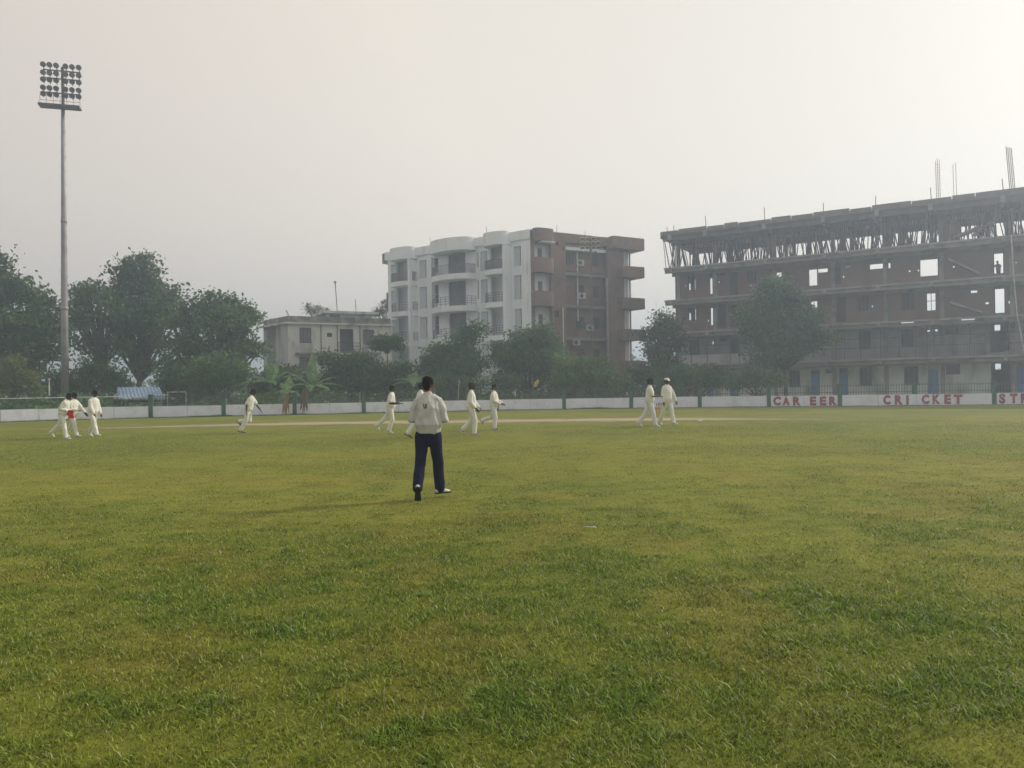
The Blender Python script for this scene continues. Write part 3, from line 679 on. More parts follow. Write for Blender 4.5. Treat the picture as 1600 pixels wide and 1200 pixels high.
# banana plants
def banana(label, Y, bx, stem_top_py, leaves, seed, hang=None):
    rnd = random.Random(seed); p0 = Vector((gx(bx,Y), Y, 0)); root = empty('banana_plant', p0); tag(root, label, 'plant', 'banana plants behind the boundary wall')
    top = at(bx, stem_top_py, Y) - p0; top.y = 0
    st = MB(); st.tube([(0,0,-.05),(0,0,top.z*.5),(top.x,0,top.z)], [.16,.13,.08], 8); st.build('stem', M['bark_pale'], root, True)
    def blade(direction, length, rise, arch, wmax, m='banana', splits=True, nm='leaf'):
        d = Vector((math.cos(direction), math.sin(direction), 0)); side = Vector((-d.y, d.x, 0)); mb = MB()
        n = 11; pts = []
        for i in range(n+1):
            t = i/n; pts.append(top + d*(1.3*length*math.cos(rise)*t) + Vector((0,0,1.15*length*(math.sin(rise)*t - arch*t*t))))
        for i in range(n):
            t0, t1 = i/n, (i+1)/n
            def wd(t): return 1.5*wmax*(0.06 if t < .1 else max(.02, math.sin(math.pi*min(1,(t-.06)/.96)**.75)))
            for sg in (-1, 1):
                g = rnd.uniform(0,.10) if splits and rnd.random() < .5 else 0
                b0, b1 = pts[i].lerp(pts[i+1], g), pts[i+1]
                dr0, dr1 = -.28*wd(t0)*rnd.uniform(.6,1.4), -.28*wd(t1)
                mb.add([b0, b1, b1+side*sg*wd(t1)+Vector((0,0,dr1)), b0+side*sg*wd(t0)*(1-g)+Vector((0,0,dr0))], [(0,1,2,3)])
        mb.build(nm, M[m], root)
    for L in leaves: blade(R(L[0]), L[1], R(L[2]), L[3], L[4])
    if hang:
        for hx, hy0, hy1, Yh, m in hang:
            mb = MB(); w = .10
            for k in range(7):
                a = at(hx + rnd.uniform(-5,5), hy0, Yh) - p0; b = at(hx + rnd.uniform(-7,7), hy1 + rnd.uniform(-6,3), Yh) - p0; a.y += rnd.uniform(-.1,.1); b.y += rnd.uniform(-.2,.1)
                mid = a.lerp(b,.5) + Vector((rnd.uniform(-.1,.1), rnd.uniform(-.1,.05), 0)); s = Vector((w*rnd.uniform(.4,1), rnd.uniform(-.08,.08), 0))
                mb.add([a-s*.3, a+s*.3, mid+s, mid-s, b+s*.25, b-s*.25], [(0,1,2,3),(3,2,4,5)])
            mb.build('dry_leaf', M[m], root)
banana('banana plant with fanned pale leaves, leftmost of the clump by the old house', 56.5, 423, 600,
       [(60,1.9,72,.15,.26),(100,1.8,60,.25,.26),(150,2.2,42,.45,.26),(185,2.4,30,.6,.25),(30,2.0,45,.45,.26),(-5,1.9,55,.4,.26),(-60,1.5,40,.7,.24),(230,1.7,45,.7,.24),(120,1.7,80,.1,.24)], 51)
banana('banana plant with one upright leaf, between the old house windows below', 56.5, 487, 604,
       [(85,2.3,86,.05,.28),(30,2.2,42,.4,.28),(5,2.1,28,.5,.27),(150,2.3,40,.4,.28),(178,2.2,50,.35,.26),(-40,1.9,25,.6,.25),(-80,1.5,35,.8,.26),(220,2.0,30,.6,.25),(60,2.0,58,.3,.26)], 52)
banana('low banana plant with yellow dry leaves hanging over the wall', 54.6, 449, 612,
       [(80,1.3,75,.2,.24),(200,1.1,40,.9,.24),(-30,1.2,30,.9,.24),(-90,1.2,45,1.1,.26),(140,1.2,60,.4,.22)], 53, hang=[(447,618,649,51.4,'dry_leaf'),(475,608,643,51.7,'dry_brown')])
banana('banana plant with drooping leaves by the left corner of the white block', 57, 645, 598,
       [(70,1.3,66,.3,.18),(110,1.4,55,.4,.18),(165,1.7,40,.6,.18),(190,1.6,22,.6,.18),(20,1.4,40,.6,.18),(-20,1.4,30,.8,.18),(-80,1.2,40,.9,.18),(135,1.4,48,.6,.17),(45,1.3,52,.5,.17)], 54)

# ------------------------------------------------------------------ old two-storey house
def house():
    A = Vector((gx(451,75), 75)); B = Vector((gx(612,79.6), 79.6)); C = Vector((gx(413,79.5), 79.5))
    D = B + (C-A)
    root = empty('old_house', (A.x, A.y, 0)); tag(root, 'old cream two storey house with black stained parapet and flat roof', 'house')
    def bp(mb, name, m, parent=None):
        mb.v = [(x-A.x, y-A.y, z) for x,y,z in mb.v]; return mb.build(name, m, root if parent is None else parent)
    F = Fac(A, B); G = Fac(C, A)
    F2 = Fac((0,0), (B.x-A.x, B.y-A.y)); F2.n = F.n; G2 = Fac((C.x-A.x, C.y-A.y), (0,0)); G2.n = G.n
    roof = 8.2; par = 9.0
    ops = {'w1': F.rect(468,486.5,512,536), 'vent': F.rect(511,519,520,526.5), 'bal': F.rect(531,552.5,514,552), 'w2': F.rect(567.5,584.5,515,538), 'l1': F.rect(468,487,557.5,580), 'l2': F.rect(568,586,557,582), 'ld': F.rect(531,552,562,606)}
    mb = MB(); F.wall(mb, 0, F.L, 0, roof, 0, .25, ops.values())
    bp(mb, 'front_wall', M['old_plaster'])
    gops = [G.rect(418,425,509,606), G.rect(426,434,509,606)]
    mb = MB(); G.wall(mb, 0, G.L-.001, 0, roof, 0, .25, [G.rect(417,433,511,620)]); bp(mb, 'side_wall', M['old_plaster_shaded'])
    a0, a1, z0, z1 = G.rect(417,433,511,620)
    mb = MB(); G.box(mb, a0-.05, a1+.05, 1.2, 1.35, 0, roof-.02); G.box(mb, a0+(a1-a0)*.4, a0+(a1-a0)*.52, .5, .9, 0, roof-.03); bp(mb, 'stair_recess', M['old_plaster_shaded'])
    # roof slab with a projecting ledge, then the stained parapet
    def ring(k): return [F.pt(-k, -k, 0), F.pt(F.L+k, -k, 0), Vector((D.x,D.y,0)), G.pt(-k, -k, 0)]
    mb = MB(); mb.prism([(p.x,p.y) for p in ring(.35)], roof, roof+.16); bp(mb, 'roof_ledge', M['old_plaster'])
    mb = MB(); F.box(mb, -.02, F.L, .05, .25, roof+.16, par); G.box(mb, 0, G.L, .06, .24, roof+.16, par+.002); bp(mb, 'parapet', M['parapet_black'])
    mb = MB(); mb.prism([(p.x,p.y) for p in [F.pt(0,.25,0),F.pt(F.L,.25,0),Vector((D.x,D.y,0)),G.pt(0,.25,0)]], roof+.16, roof+.2); bp(mb, 'roof', M['parapet_black'])
    back = Fac(C, D); mb = MB(); back.box(mb, 0, back.L, -.2, 0, 0, roof); s2 = Fac(B, D); s2.box(mb, .3, s2.L, 0, .2, 0, roof-.004); bp(mb, 'rear_wall', M['old_plaster'])
    for k in ('w1','w2','l1','l2'): window(F2, root, ops[k], .1, M['dark_room'], M['curtain'], (2,0))
    window(F2, root, ops['vent'], .1, M['dark_room'], M['glass'], (0,2), name='vent')
    a0,a1,z0,z1 = ops['bal']
    mb = MB(); F.box(mb, a0-.1, a1+.1, 1.4, 1.5, z0-.2, z1+.1); bp(mb, 'balcony_back', M['curtain'])
    mb = MB(); F.box(mb, a0-.5, a1+.5, -.75, 0, z0-.18, z0); bp(mb, 'balcony_slab', M['old_plaster'])
    mb = MB()
    for i in range(15): a = a0-.45+(a1-a0+.9)*i/14; F.box(mb, a-.014, a+.014, -.7, -.672, z0, z0+1.0)
    for z in (.3,.65,1.0): F.box(mb, a0-.47, a1+.47, -.71, -.66, z0+z, z0+z+.04)
    bp(mb, 'balcony_railing', M['dark_steel'])
    a0,a1,z0,z1 = ops['ld']; mb = MB(); F.box(mb, a0, a1, .12, .2, z0, z1); bp(mb, 'door', M['dark_room'])
    for k in ('l1','l2'):
        a0,a1,z0,z1 = ops[k]; mb = MB(); F.box(mb, a0-.4, a1+.5, -.6, 0, z1+.25, z1+.4); bp(mb, 'sunshade', M['parapet_black'])
    for p in (501.5, 527, 562.5):
        a = F.px(p, 530)[0]; mb = MB(); mb.tube([F.pt(a,-.06,0), F.pt(a,-.06,roof)], .05, 6); bp(mb, 'drainpipe', M['curtain'])
    # stair room on the roof
    a0 = F.px(512,490,3)[0]; a1 = F.px(581,490,3)[0]
    mb = MB(); F.box(mb, a0, a1, 3, 6.4, roof+.2, 9.62); bp(mb, 'roof_room', M['old_plaster'])
    mb = MB(); F.box(mb, a0-.6, a1+.6, 2.4, 7, 9.62, 9.88); bp(mb, 'roof_room_slab', M['old_plaster'])
    mb = MB(); F.box(mb, a0+.15, a0+1.3, 2.97, 3.0, roof+.25, 9.5); bp(mb, 'door', M['curtain'])
    p = at(527,484,80); mb = MB(); q = at(523.7,441,80); mb.tube([Vector((p.x,p.y,9.8)), q], .05, 6); mb.box((q.x,q.y,q.z),(.22,.16,.2)); bp(mb, 'antenna_pole', M['galv'])
    p = at(557,500,77); q = at(555.5,468,77); mb = MB(); mb.tube([Vector((p.x,p.y,roof+.1)), q], .035, 6); bp(mb, 'antenna_pole', M['galv'])
    p = at(452,492,75.3); q = at(447,484.5,75.3); mb = MB(); mb.tube([Vector((p.x,p.y,8.9)), q], .06, 6); bp(mb, 'roof_spout', M['galv'])
house()

# ------------------------------------------------------------------ white apartment block with a raw brick side
ZF = [.15+3.25*k for k in range(5)]; ZR = 15.75; ZP = 16.95
def block():
    N_ = Vector((gx(832,74.2), 74.2)); L_ = Vector((gx(609,85.4), 85.4)); R_ = Vector((gx(988,80.3), 80.3)); K_ = L_ + (R_-N_)
    root = empty('apartment_block', (N_.x, N_.y, 0)); tag(root, 'five storey apartment block, white rounded balconies and unplastered brick side', 'building')
    A = N_
    def bp(mb, name, m, parent=None):
        mb.v = [(x-A.x, y-A.y, z) for x,y,z in mb.v]; return mb.build(name, m, root if parent is None else parent)
    F = Fac(L_, N_); F2 = Fac(L_-A, (0,0)); F2.n = F.n
    G = Fac(N_, R_); G2 = Fac((0,0), R_-A); G2.n = G.n
    M['brick'] = brick_mat('raw_brick', (.28,.17,.135), (.20,.125,.10), (.26,.22,.20), G.ang, (.13,.105,.10))
    def sx(p): return F.px(p, 470)[0]
    a_end = F.L
    # --- white face: storey by storey
    b1, b2, b3 = (sx(617), sx(653)), (sx(681), sx(745)), (sx(763), sx(800))
    wallmb = MB()
    for k in range(5):
        z0 = ZF[k]; z1 = (ZF[k+1] if k < 4 else ZR+.25)
        zt = z1-.45
        ops = []
        # open balconies
        for (p0,p1) in ((620,647.5),(767,792)): ops.append((sx(p0), sx(p1), z0+.1, zt+.1))
        big = (sx(701), sx(728), z0+.1, zt+.05); ops.append(big)
        pan = [(sx(611),sx(619.5)), (sx(655.5),sx(667)), (sx(751.5),sx(762)), (sx(803.5),sx(815))]
        for q in pan: ops.append((q[0], q[1], z0+.35, z1-.55))
        wins = [(sx(678.5),sx(685.5), z0+.75, zt-.05), (sx(746),sx(748.5), z0+.75, zt-.05)]
        ops += wins
        F.wall(wallmb, 0, a_end, z0, z1, 0, .28, ops)
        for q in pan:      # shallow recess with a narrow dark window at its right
            mb = MB(); F.box(mb, q[0]-.02, q[0]+(q[1]-q[0])*.74, .16, .26, z0+.3, z1-.5); bp(mb, 'recess_panel', M['plaster_grey'])
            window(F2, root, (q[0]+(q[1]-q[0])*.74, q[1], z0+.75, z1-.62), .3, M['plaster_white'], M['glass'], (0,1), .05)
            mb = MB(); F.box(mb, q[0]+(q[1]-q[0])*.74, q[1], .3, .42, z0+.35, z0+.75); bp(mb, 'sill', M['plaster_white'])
        for w in wins: window(F2, root, w, .1, M['plaster_grey'], M['glass'], (0,1), .05)
        window(F2, root, big, .16, M['steel_rail'], M['curtain'], (1,1), .07, name='balcony_door')
        for (p0,p1,dp0,dp1) in ((620,647.5,640.5,645.5),(767,792,783,790)):
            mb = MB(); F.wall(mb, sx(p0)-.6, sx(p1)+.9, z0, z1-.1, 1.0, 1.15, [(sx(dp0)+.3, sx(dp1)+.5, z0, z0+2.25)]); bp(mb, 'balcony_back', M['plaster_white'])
            window(F2, root, (sx(dp0)+.3, sx(dp1)+.5, z0, z0+2.25), 1.04, M['plaster_grey'], M['glass'], (0,0), .06, name='balcony_door')
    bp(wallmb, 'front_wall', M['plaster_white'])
    # vertical fins
    for p in (649.5, 675, 797.5, 822):
        mb = MB(); w = .55 if p in (675, 822) else .3
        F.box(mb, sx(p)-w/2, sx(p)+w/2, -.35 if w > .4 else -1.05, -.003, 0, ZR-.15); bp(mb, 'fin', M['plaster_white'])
    # balconies
    for (a0,a1), dep, pw in ((b1,1.25,.55),(b2,1.75,.7),(b3,1.25,.5)):
        for k in range(1,5):
            z = ZF[k]; hang = .42 if dep > 1.5 else .36
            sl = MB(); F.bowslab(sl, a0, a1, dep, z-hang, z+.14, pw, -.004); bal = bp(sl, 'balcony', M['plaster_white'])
            rl = MB(); P = F.bow(a0+.08, a1-.08, dep-.1, 22, pw)
            top = z+.14+.95
            hs = [1.0] if k == 4 else [.25,.5,.75,1.0]
            for h in hs: rl.tube([(x,y,z+.14+.95*h) for x,y in P], .028, 5)
            Q = F.bow(a0+.08, a1-.08, dep-.1, 66 if k == 4 else 12, pw)
            for x,y in Q: rl.tube([(x,y,z+.14),(x,y,top)], .02 if k == 4 else .026, 4)
            bp(rl, 'railing', M['steel_rail'], bal)
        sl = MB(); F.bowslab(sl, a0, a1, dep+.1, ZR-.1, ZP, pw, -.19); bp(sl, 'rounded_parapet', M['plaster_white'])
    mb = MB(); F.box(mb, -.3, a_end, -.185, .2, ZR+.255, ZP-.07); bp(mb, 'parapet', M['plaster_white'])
    mb = MB(); F.box(mb, -.75, -.302, -.1, 2.2, ZR-.05, ZP-.12); F.box(mb, -.7, -.002, .4, 1.6, ZF[3]-.1+1.2, ZF[3]+2.6); bp(mb, 'side_ledge', M['curtain'])
    # roof deck, hidden walls
    poly = [F.pt(0,.05,0), F.pt(F.L,.05,0), Vector((R_.x,R_.y,0)), Vector((K_.x,K_.y,0))]
    mb = MB(); mb.prism([(p.x,p.y) for p in poly], ZR+.26, ZR+.35); bp(mb, 'roof', M['concrete'])
    S = Fac(L_, K_); mb = MB(); S.box(mb, .3, S.L, 0, .25, 0, ZR+.2); T = Fac(K_, R_); T.box(mb, .3, T.L-.3, -.25, 0, 0, ZR+.19); bp(mb, 'rear_wall', M['plaster_white'])
    c = at(805, 356, 80); mb = MB(); mb.prism([(c.x-2.2,c.y-2),(c.x+2.2,c.y-2),(c.x+2.2,c.y+3),(c.x-2.2,c.y+3)], ZR+.35, 17.35)
    mb.add([(c.x-2.5,c.y-2.3,17.35),(c.x+2.5,c.y-2.3,17.35),(c.x+2.5,c.y+3.3,17.35),(c.x-2.5,c.y+3.3,17.35),(c.x,c.y+.5,18.1)], [(0,1,4),(1,2,4),(2,3,4),(3,0,4),(3,2,1,0)]); bp(mb, 'roof_room', M['plaster_white'])
    for p, y, Y in ((672,371,82),(760,353,76),(870,352,76),(914,360,78)):
        q = at(p, y, Y); mb = MB(); mb.tube([(q.x,q.y,ZR+.3),(q.x,q.y,q.z)], .03, 5); bp(mb, 'roof_rod', M['galv'])
    # entrance columns at the ground
    for p in (805, 814, 822):
        q = gx(p, 72.3); mb = MB(); mb.box((q,72.3,1.6),(.22,.22,3.2)); bp(mb, 'porch_column', M['plaster_white'])
    mb = MB(); mb.box((gx(800,72.3),72.6,3.28),(3.6,1.6,.16)); bp(mb, 'porch_slab', M['plaster_white'])
    # --- brick face
    def gs(p, d=0): return G.px(p, 470, d)[0]
    cA, cB = gs(836), gs(861.5); m0, m1 = gs(885), gs(951); e0 = gs(975.5)
    bm = MB()
    for k in range(5):
        z0 = ZF[k]; z1 = ZF[k+1] if k < 4 else ZR+.25
        ops = [(cA, cB, z0+.12, z1-.35), (e0, G.L-.02, z0+.12, z1-.35), (m0, m1, z0+.02, z1-.02)]
        if k == 4: ops += [G.rect(868.5,873,378,384), G.rect(967,971.5,387.5,394), G.rect(879,881,385,392)]
        if k == 2: ops += [(gs(867),gs(873), z0+1.9, z0+2.5)]
        G.wall(bm, .02, G.L, z0, z1, 0, .26, ops)
        mid = MB(); G.box(mid, m0-.3, m1+.3, 1.1, 1.3, z0, z1); bp(mid, 'recessed_wall', M['brick'])
        w = MB(); G.wall(w, cA-.5, cB+.6, z0, z1-.1, .62, .75, [(gs(842.5)+.25, gs(851)+.25, z0, z0+2.2)]); bp(w, 'balcony_back', M['plaster_white'])
        window(G2, root, (gs(842.5)+.25, gs(851)+.25, z0, z0+2.2), .66, M['plaster_grey'], M['curtain'], (0,0), .07, name='balcony_door')
        w = MB(); G.box(w, e0-.3, G.L-.02, .32, .45, z0, z1-.1); bp(w, 'balcony_back', M['plaster_white'])
        # beams and patches of render across the recess
        be = MB(); G.box(be, m0+.002, m1-.002, .5, 1.09, z1-.34, z1-.05); bp(be, 'beam', M['concrete'])
        if k:
            wn_ = (m0+1.9, m0+2.9, z0+.9, z0+2.1) if k < 4 else (m0+.8, m0+1.6, z0+.9, z0+2.0)
            window(G2, root, wn_, 1.0, M['dark_room'], M['glass'], (1,0), .07)
            window(G2, root, (m1-1.3, m1-.5, z0+.9, z0+2.1), 1.0, M['dark_room'], M['glass'], (1,0), .07)
            # brick balcony fronts at both ends
            b = MB(); G.bowslab(b, gs(830), gs(862), .75, z0-.42, z0+1.02, .25, -.004); bp(b, 'balcony', M['brick'])
            b = MB(); G.box(b, gs(965), gs(999), -.9, -.004, z0-.30, z0+.82); G.box(b, G.L+.002, gs(999), -.003, 2.2, z0-.29, z0+.81); bp(b, 'balcony', M['brick'])
    bp(bm, 'brick_wall', M['brick'])
    pb = MB(); G.bowslab(pb, gs(833), gs(862), .8, ZR+.05, ZP+.05, .3, -.004); G.box(pb, 0, G.L, -.003, .3, ZR+.256, ZP-.05); G.box(pb, gs(951), gs(999), -.95, -.004, ZR-.05, ZP-.02); G.box(pb, G.L+.002, gs(999), -.003, 2.4, ZR-.04, ZP-.03); bp(pb, 'brick_parapet', M['brick'])
    pl = MB(); G.box(pl, gs(842), gs(863), -.7, 0, ZR-.08, ZR+.045); G.box(pl, m0, m1, .3, 1.05, ZR-.42, ZR-.1); bp(pl, 'roof_edge', M['plaster_white'])
    for p, r, y0, y1, m in ((947.5,.14,435,606,'galv'),(910.5,.07,385,500,'plaster_white'),(879,.05,480,606,'plaster_white'),(893,.04,430,500,'curtain')):
        a, zt = G.px(p, y0, -.1); zb = max(0, G.px(p, y1, -.1)[1]); mb = MB(); mb.tube([G.pt(a, .9 if p in (910.5,893) else -.16, zb), G.pt(a, .9 if p in (910.5,893) else -.16, zt)], r, 7); bp(mb, 'drainpipe', M[m])
    # air conditioners hung on the brick recess
    for p, y, d, lab in ((907.5,410.5,.75,'top storey outdoor air conditioner hung on the brick recess'),(910,462,.75,'outdoor air conditioner by the pipe in the middle of the brick side'),(923,512,.75,'outdoor air conditioner right of the lattice mast on the brick side'),(901.5,535,.45,'lowest white outdoor air conditioner on its ledge on the brick side')):
        a, z = G.px(p, y, d); r2 = empty('air_conditioner', G.pt(a, d, z-.3)); tag(r2, lab, 'air conditioner', 'air conditioners on the brick side'); o = Vector(r2.location)
        mb = MB(); G.box(mb, a-.42, a+.42, d, d+.34, z-.3, z+.3); mb.v = [(x-o.x,y_-o.y,z_-o.z) for x,y_,z_ in mb.v]; mb.build('casing', M['ac'], r2)
        mb = MB(); c = G.pt(a-.1, d-.012, z); mb.tube([c, c - Vector((G.n.x,G.n.y,0))*.02], .22, 14); mb.v = [(x-o.x,y_-o.y,z_-o.z) for x,y_,z_ in mb.v]; mb.build('fan_grille', M['dark_room'], r2)
        mb = MB(); G.box(mb, a-.4, a-.36, d, 1.1, z-.36, z-.303); G.box(mb, a+.36, a+.4, d, 1.1, z-.36, z-.303); mb.v = [(x-o.x,y_-o.y,z_-o.z) for x,y_,z_ in mb.v]; mb.build('bracket', M['dark_steel'], r2)
block()

# ------------------------------------------------------------------ unfinished concrete building
def unfinished():
    A = Vector((gx(1040,76.2), 76.2)); B0 = Vector((gx(1600,61.3), 61.3)); u = (B0-A).normalized(); B = A + u*46
    root = empty('unfinished_building', (A.x, A.y, 0)); tag(root, 'long unfinished concrete and brick building with propped top slab', 'building')
    F = Fac(A, B); F2 = Fac((0,0), B-A); F2.n = F.n
    def bp(mb, name, m, parent=None):
        mb.v = [(x-A.x, y-A.y, z) for x,y,z in mb.v]; return mb.build(name, m, root if parent is None else parent)
    brick = brick_mat('infill_brick', (.30,.18,.14), (.23,.14,.11), (.26,.22,.20), F.ang, (.18,.135,.12))
    ZS = [.45, 3.65, 6.85, 10.05, 13.25]; DW, DR = 2.5, 8.6; TOP = 16.45
    EL = 46
    for i, z in enumerate(ZS):
        mb = MB(); F.box(mb, 0, EL, 0, DR+.3, z-.16 if i else -.05, z); bp(mb, 'floor_slab', M['concrete'])
        if i:
            mb = MB(); F.box(mb, 0, EL, .35 if i < 3 else .25, .6, z-.5, z-.164); F.box(mb, 0, EL, DW+.01, DW+.27, z-.58, z-.165); bp(mb, 'edge_beam', M['concrete'])
    # top slab with formwork and edge shutter boards
    mb = MB(); F.box(mb, -.1, EL, -.25, DR+.5, TOP, TOP+.2); bp(mb, 'top_slab', M['concrete'])
    mb = MB(); rnd = random.Random(4); a = -.15
    while a < EL:
        w = rnd.uniform(1.3, 3.4); h = rnd.choice([.35,.4,.46,.42]); F.box(mb, a+.02, min(a+w,EL)-.03, -.30, -.255, TOP-.1, TOP+h); a += w
    F.box(mb, -.2, -.105, -.3, DR+.4, TOP-.3, TOP+.32); bp(mb, 'formwork_boards', M['formwork'])
    mb = MB(); F.box(mb, -.05, EL, .0, .28, TOP-.55, TOP-.003); F.box(mb, -.05, EL, DW, DW+.28, TOP-.62, TOP-.004); F.box(mb, -.05, EL, DR, DR+.28, TOP-.62, TOP-.004); bp(mb, 'top_beam', M['formwork'])
    stubs = [F.px(p, y)[0] for p, y in ((1103,423),(1195,413),(1287,405),(1371,397),(1455,388),(1568,372))]
    stubs = [.7] + stubs + [stubs[-1]+4.6, stubs[-1]+9.2, stubs[-1]+13.8]
    cols = [F.px(p, 430, DW)[0] for p in (1060,1117,1210,1302,1383,1471,1581)]; cols += [cols[-1]+4.6, cols[-1]+9.2, cols[-1]+13.8]
    for a in cols:
        mb = MB(); F.box(mb, a-.17, a+.17, DW-.1, DW+.26, 0, ZS[4]-.001); F.box(mb, a-.17, a+.17, DW-.1, DW+.26, ZS[4]+.002, TOP-.63); bp(mb, 'column', M['concrete'])
        mb = MB(); F.box(mb, a-.17, a+.17, DR-.05, DR+.29, ZS[4]+.002, TOP-.63); bp(mb, 'column', M['concrete'])
    for a in stubs:
        mb = MB()
        for z in ZS[1:4]:
            mb = MB(); F.box(mb, a-.14, a+.14, -.06, DW-.11, z-.46, z-.166); bp(mb, 'bracket', M['concrete'])
        mb = MB(); z = ZS[4]; F.box(mb, a-.14, a+.14, -.06, DW-.11, z-.46, z-.166)
        bp(mb, 'bracket', M['concrete'])
        mb = MB(); F.box(mb, a-.16, a+.16, -.32, DR, TOP-.50, TOP-.006); bp(mb, 'cross_beam', M['concrete'])
    for p in (1089,1152,1241,1331,1408):
        a = F.px(p, 400, DR-2)[0]; mb = MB(); F.box(mb, a-.16, a+.16, DR-2.2, DR-1.9, ZS[4]+.002, TOP-.01); bp(mb, 'column', M['concrete'])
    WS = F.px(1055, 450, DW)[0]
    thru = {3: [(1075,1087,430,454),(1109,1113,430,459),(1123,1132,427.5,430),(1213,1221,419,433),(1264,1276.5,413.5,446),(1278,1293,411,425.5),(1320,1328,410,417),(1359,1381,404.5,420),(1388,1391,402.5,419),(1438,1465,396,431),(1552,1569,386,428),(1586,1595,383,393),
                (1061,1063,447,449.3),(1069.5,1071.3,446,448),(1122,1124,439,442),(1107,1108.3,450,452),(1172,1174,445,447),(1178,1180,444.5,446.5),(1202,1204,432,434.5),(1317,1319,431,434),(1420,1422.5,422,425),(1434,1436,421,424),(1489,1491.5,415.5,418),(1503,1505,415.5,418),(1587,1588.5,409,411)],
            2: [(1075,1088,479,501),(1110,1114,479,508),(1265.5,1278,467,494),(1447,1463,454,486),(1553.5,1571,447.5,490),(1517,1527,450,457.5),
                (1061.5,1063,496,498.5),(1105.5,1107.5,499.5,502.5),(1343.5,1346,483,486),(1362,1364,477,480),(1420,1422.5,478.5,481.5),(1491,1493,474,477),(1540,1545,472,475),(1576,1578.5,470,474)],
            1: [(1112.5,1115,533,538),(1448.5,1453,515.5,518),(1461,1465,514.5,517.5),(1555,1562,507.5,515.5)], 0: [(1556,1563,569,577)]}
    dark = {3: [(1140,1153,421,460,'d'),(1167,1182,418,444,'w'),(1303,1314,410,444,'d')], 2: [(1140,1153,471,511,'d'),(1308,1322,463,503,'d'),(1340,1357.5,452,487,'w'),(1408,1430,452,485,'w'),(1121,1134,473,512,'d')],
            1: [(1077,1092,531,557,'w'),(1141,1154,520,562,'d'),(1341.5,1361,517,546,'w'),(1407,1428,513,543,'w'),(1476,1498,505.5,523,'w'),(1546,1578,503,550,'o'),(1125,1136,526,534,'w')],
            0: [(1232,1250,578,605,'w'),(1343,1362.5,574,603,'w'),(1412.5,1435,572,601.5,'w'),(1478,1500,567,585,'w'),(1289.5,1298,576,583,'w'),(1126,1133,581,588,'w'),(1549,1580,565,618,'o'),(1160,1186,582,606,'w'),
                (1267,1281,578,622,'b'),(1311,1325,575,622,'b'),(1450,1466.5,571,622,'b'),(1588,1604,567,622,'b'),(1141,1154,584,622,'b'),(1104,1115,588,622,'b')]}
    wm = {3: brick, 2: brick, 1: M['grey_wall'], 0: M['green_plaster']}
    for k in range(4):
        z0, z1 = ZS[k]+.003, ZS[k+1]-.585
        ops = [F.rect(*t, DW) for t in thru[k]] + [F.rect(*t[:4], DW) for t in dark[k]]
        front = []
        for o in ops: front.append((o[0], o[1], max(o[2], z0) if o[2] > z0+.25 else z0, min(o[3], z1-.02)))
        mb = MB(); F.wall(mb, WS, EL, z0, z1, DW+.02, DW+.24, front); bp(mb, 'front_wall', wm[k])
        ro = []
        for t in thru[k]:
            r = F.rect(*t, DR); g = .05; ro.append((r[0]-g, r[1]+g, max(r[2]-g, z0), min(r[3]+g, z1+.4)))
        mb = MB(); F.wall(mb, WS, EL, z0, z1+.41, DR+.05, DR+.25, ro); bp(mb, 'rear_wall', brick if k > 1 else M['grey_wall'])
        mb = MB(); zw = (z0+.55, z0+2.5) if k > 1 else (z0, z0)
        for d0_, d1_, q0, q1 in ((DW+.25, DW+1.2, z0, z1+.40), (DR-.9, DR, z0, z1+.40), (DW+1.2, DR-.9, z0, zw[0]), (DW+1.2, DR-.9, zw[1], z1+.40)):
            if q1 > q0: F.box(mb, WS, WS+.22, d0_, d1_, q0, q1)
        F.box(mb, EL-.22, EL, DW+.25, DR, z0, z1+.40); bp(mb, 'end_wall', brick)
        for t in dark[k]:
            r = F.rect(*t[:4], DW); r = (r[0], r[1], r[2] if r[2] > z0+.25 else z0, min(r[3], z1-.02))
            if t[4] == 'w': window(F2, root, r, DW+.1, M['curtain'], M['dark_room'], (2,0), .07)
            elif t[4] == 'b':
                mb = MB(); F.box(mb, r[0]+.05, r[1]-.05, DW+.08, DW+.13, r[2], r[3]-.42); dr = bp(mb, 'door', M['blue_door'])
                mb = MB(); F.box(mb, r[0], r[0]+.05, DW+.03, DW+.16, r[2], r[3]); F.box(mb, r[1]-.05, r[1], DW+.03, DW+.16, r[2], r[3]); F.box(mb, r[0]+.05, r[1]-.05, DW+.03, DW+.16, r[3]-.42, r[3]-.36); bp(mb, 'door_frame', M['blue_door'], dr)
                mb = MB(); F.box(mb, r[0]+.05, r[1]-.05, DW+.09, DW+.11, r[3]-.36, r[3]); bp(mb, 'vent', M['lamp_pale'] if t[0] == 1450 else M['curtain'], dr)
            elif t[4] == 'd':
                mb = MB(); F.box(mb, r[0], r[1], DW+.16, DW+.2, r[2], r[3]); bp(mb, 'door', M['dark_room'])
        # bars in the see-through windows
        for t in thru[k]:
            if t[1]-t[0] > 11 and t[0] not in (1359,1438,1278,1264): window(F2, root, F.rect(*t, DW), DW+.1, M['dark_steel'], None, (1,1) if t[0] < 1500 else (0,0), .07, name='window_frame')
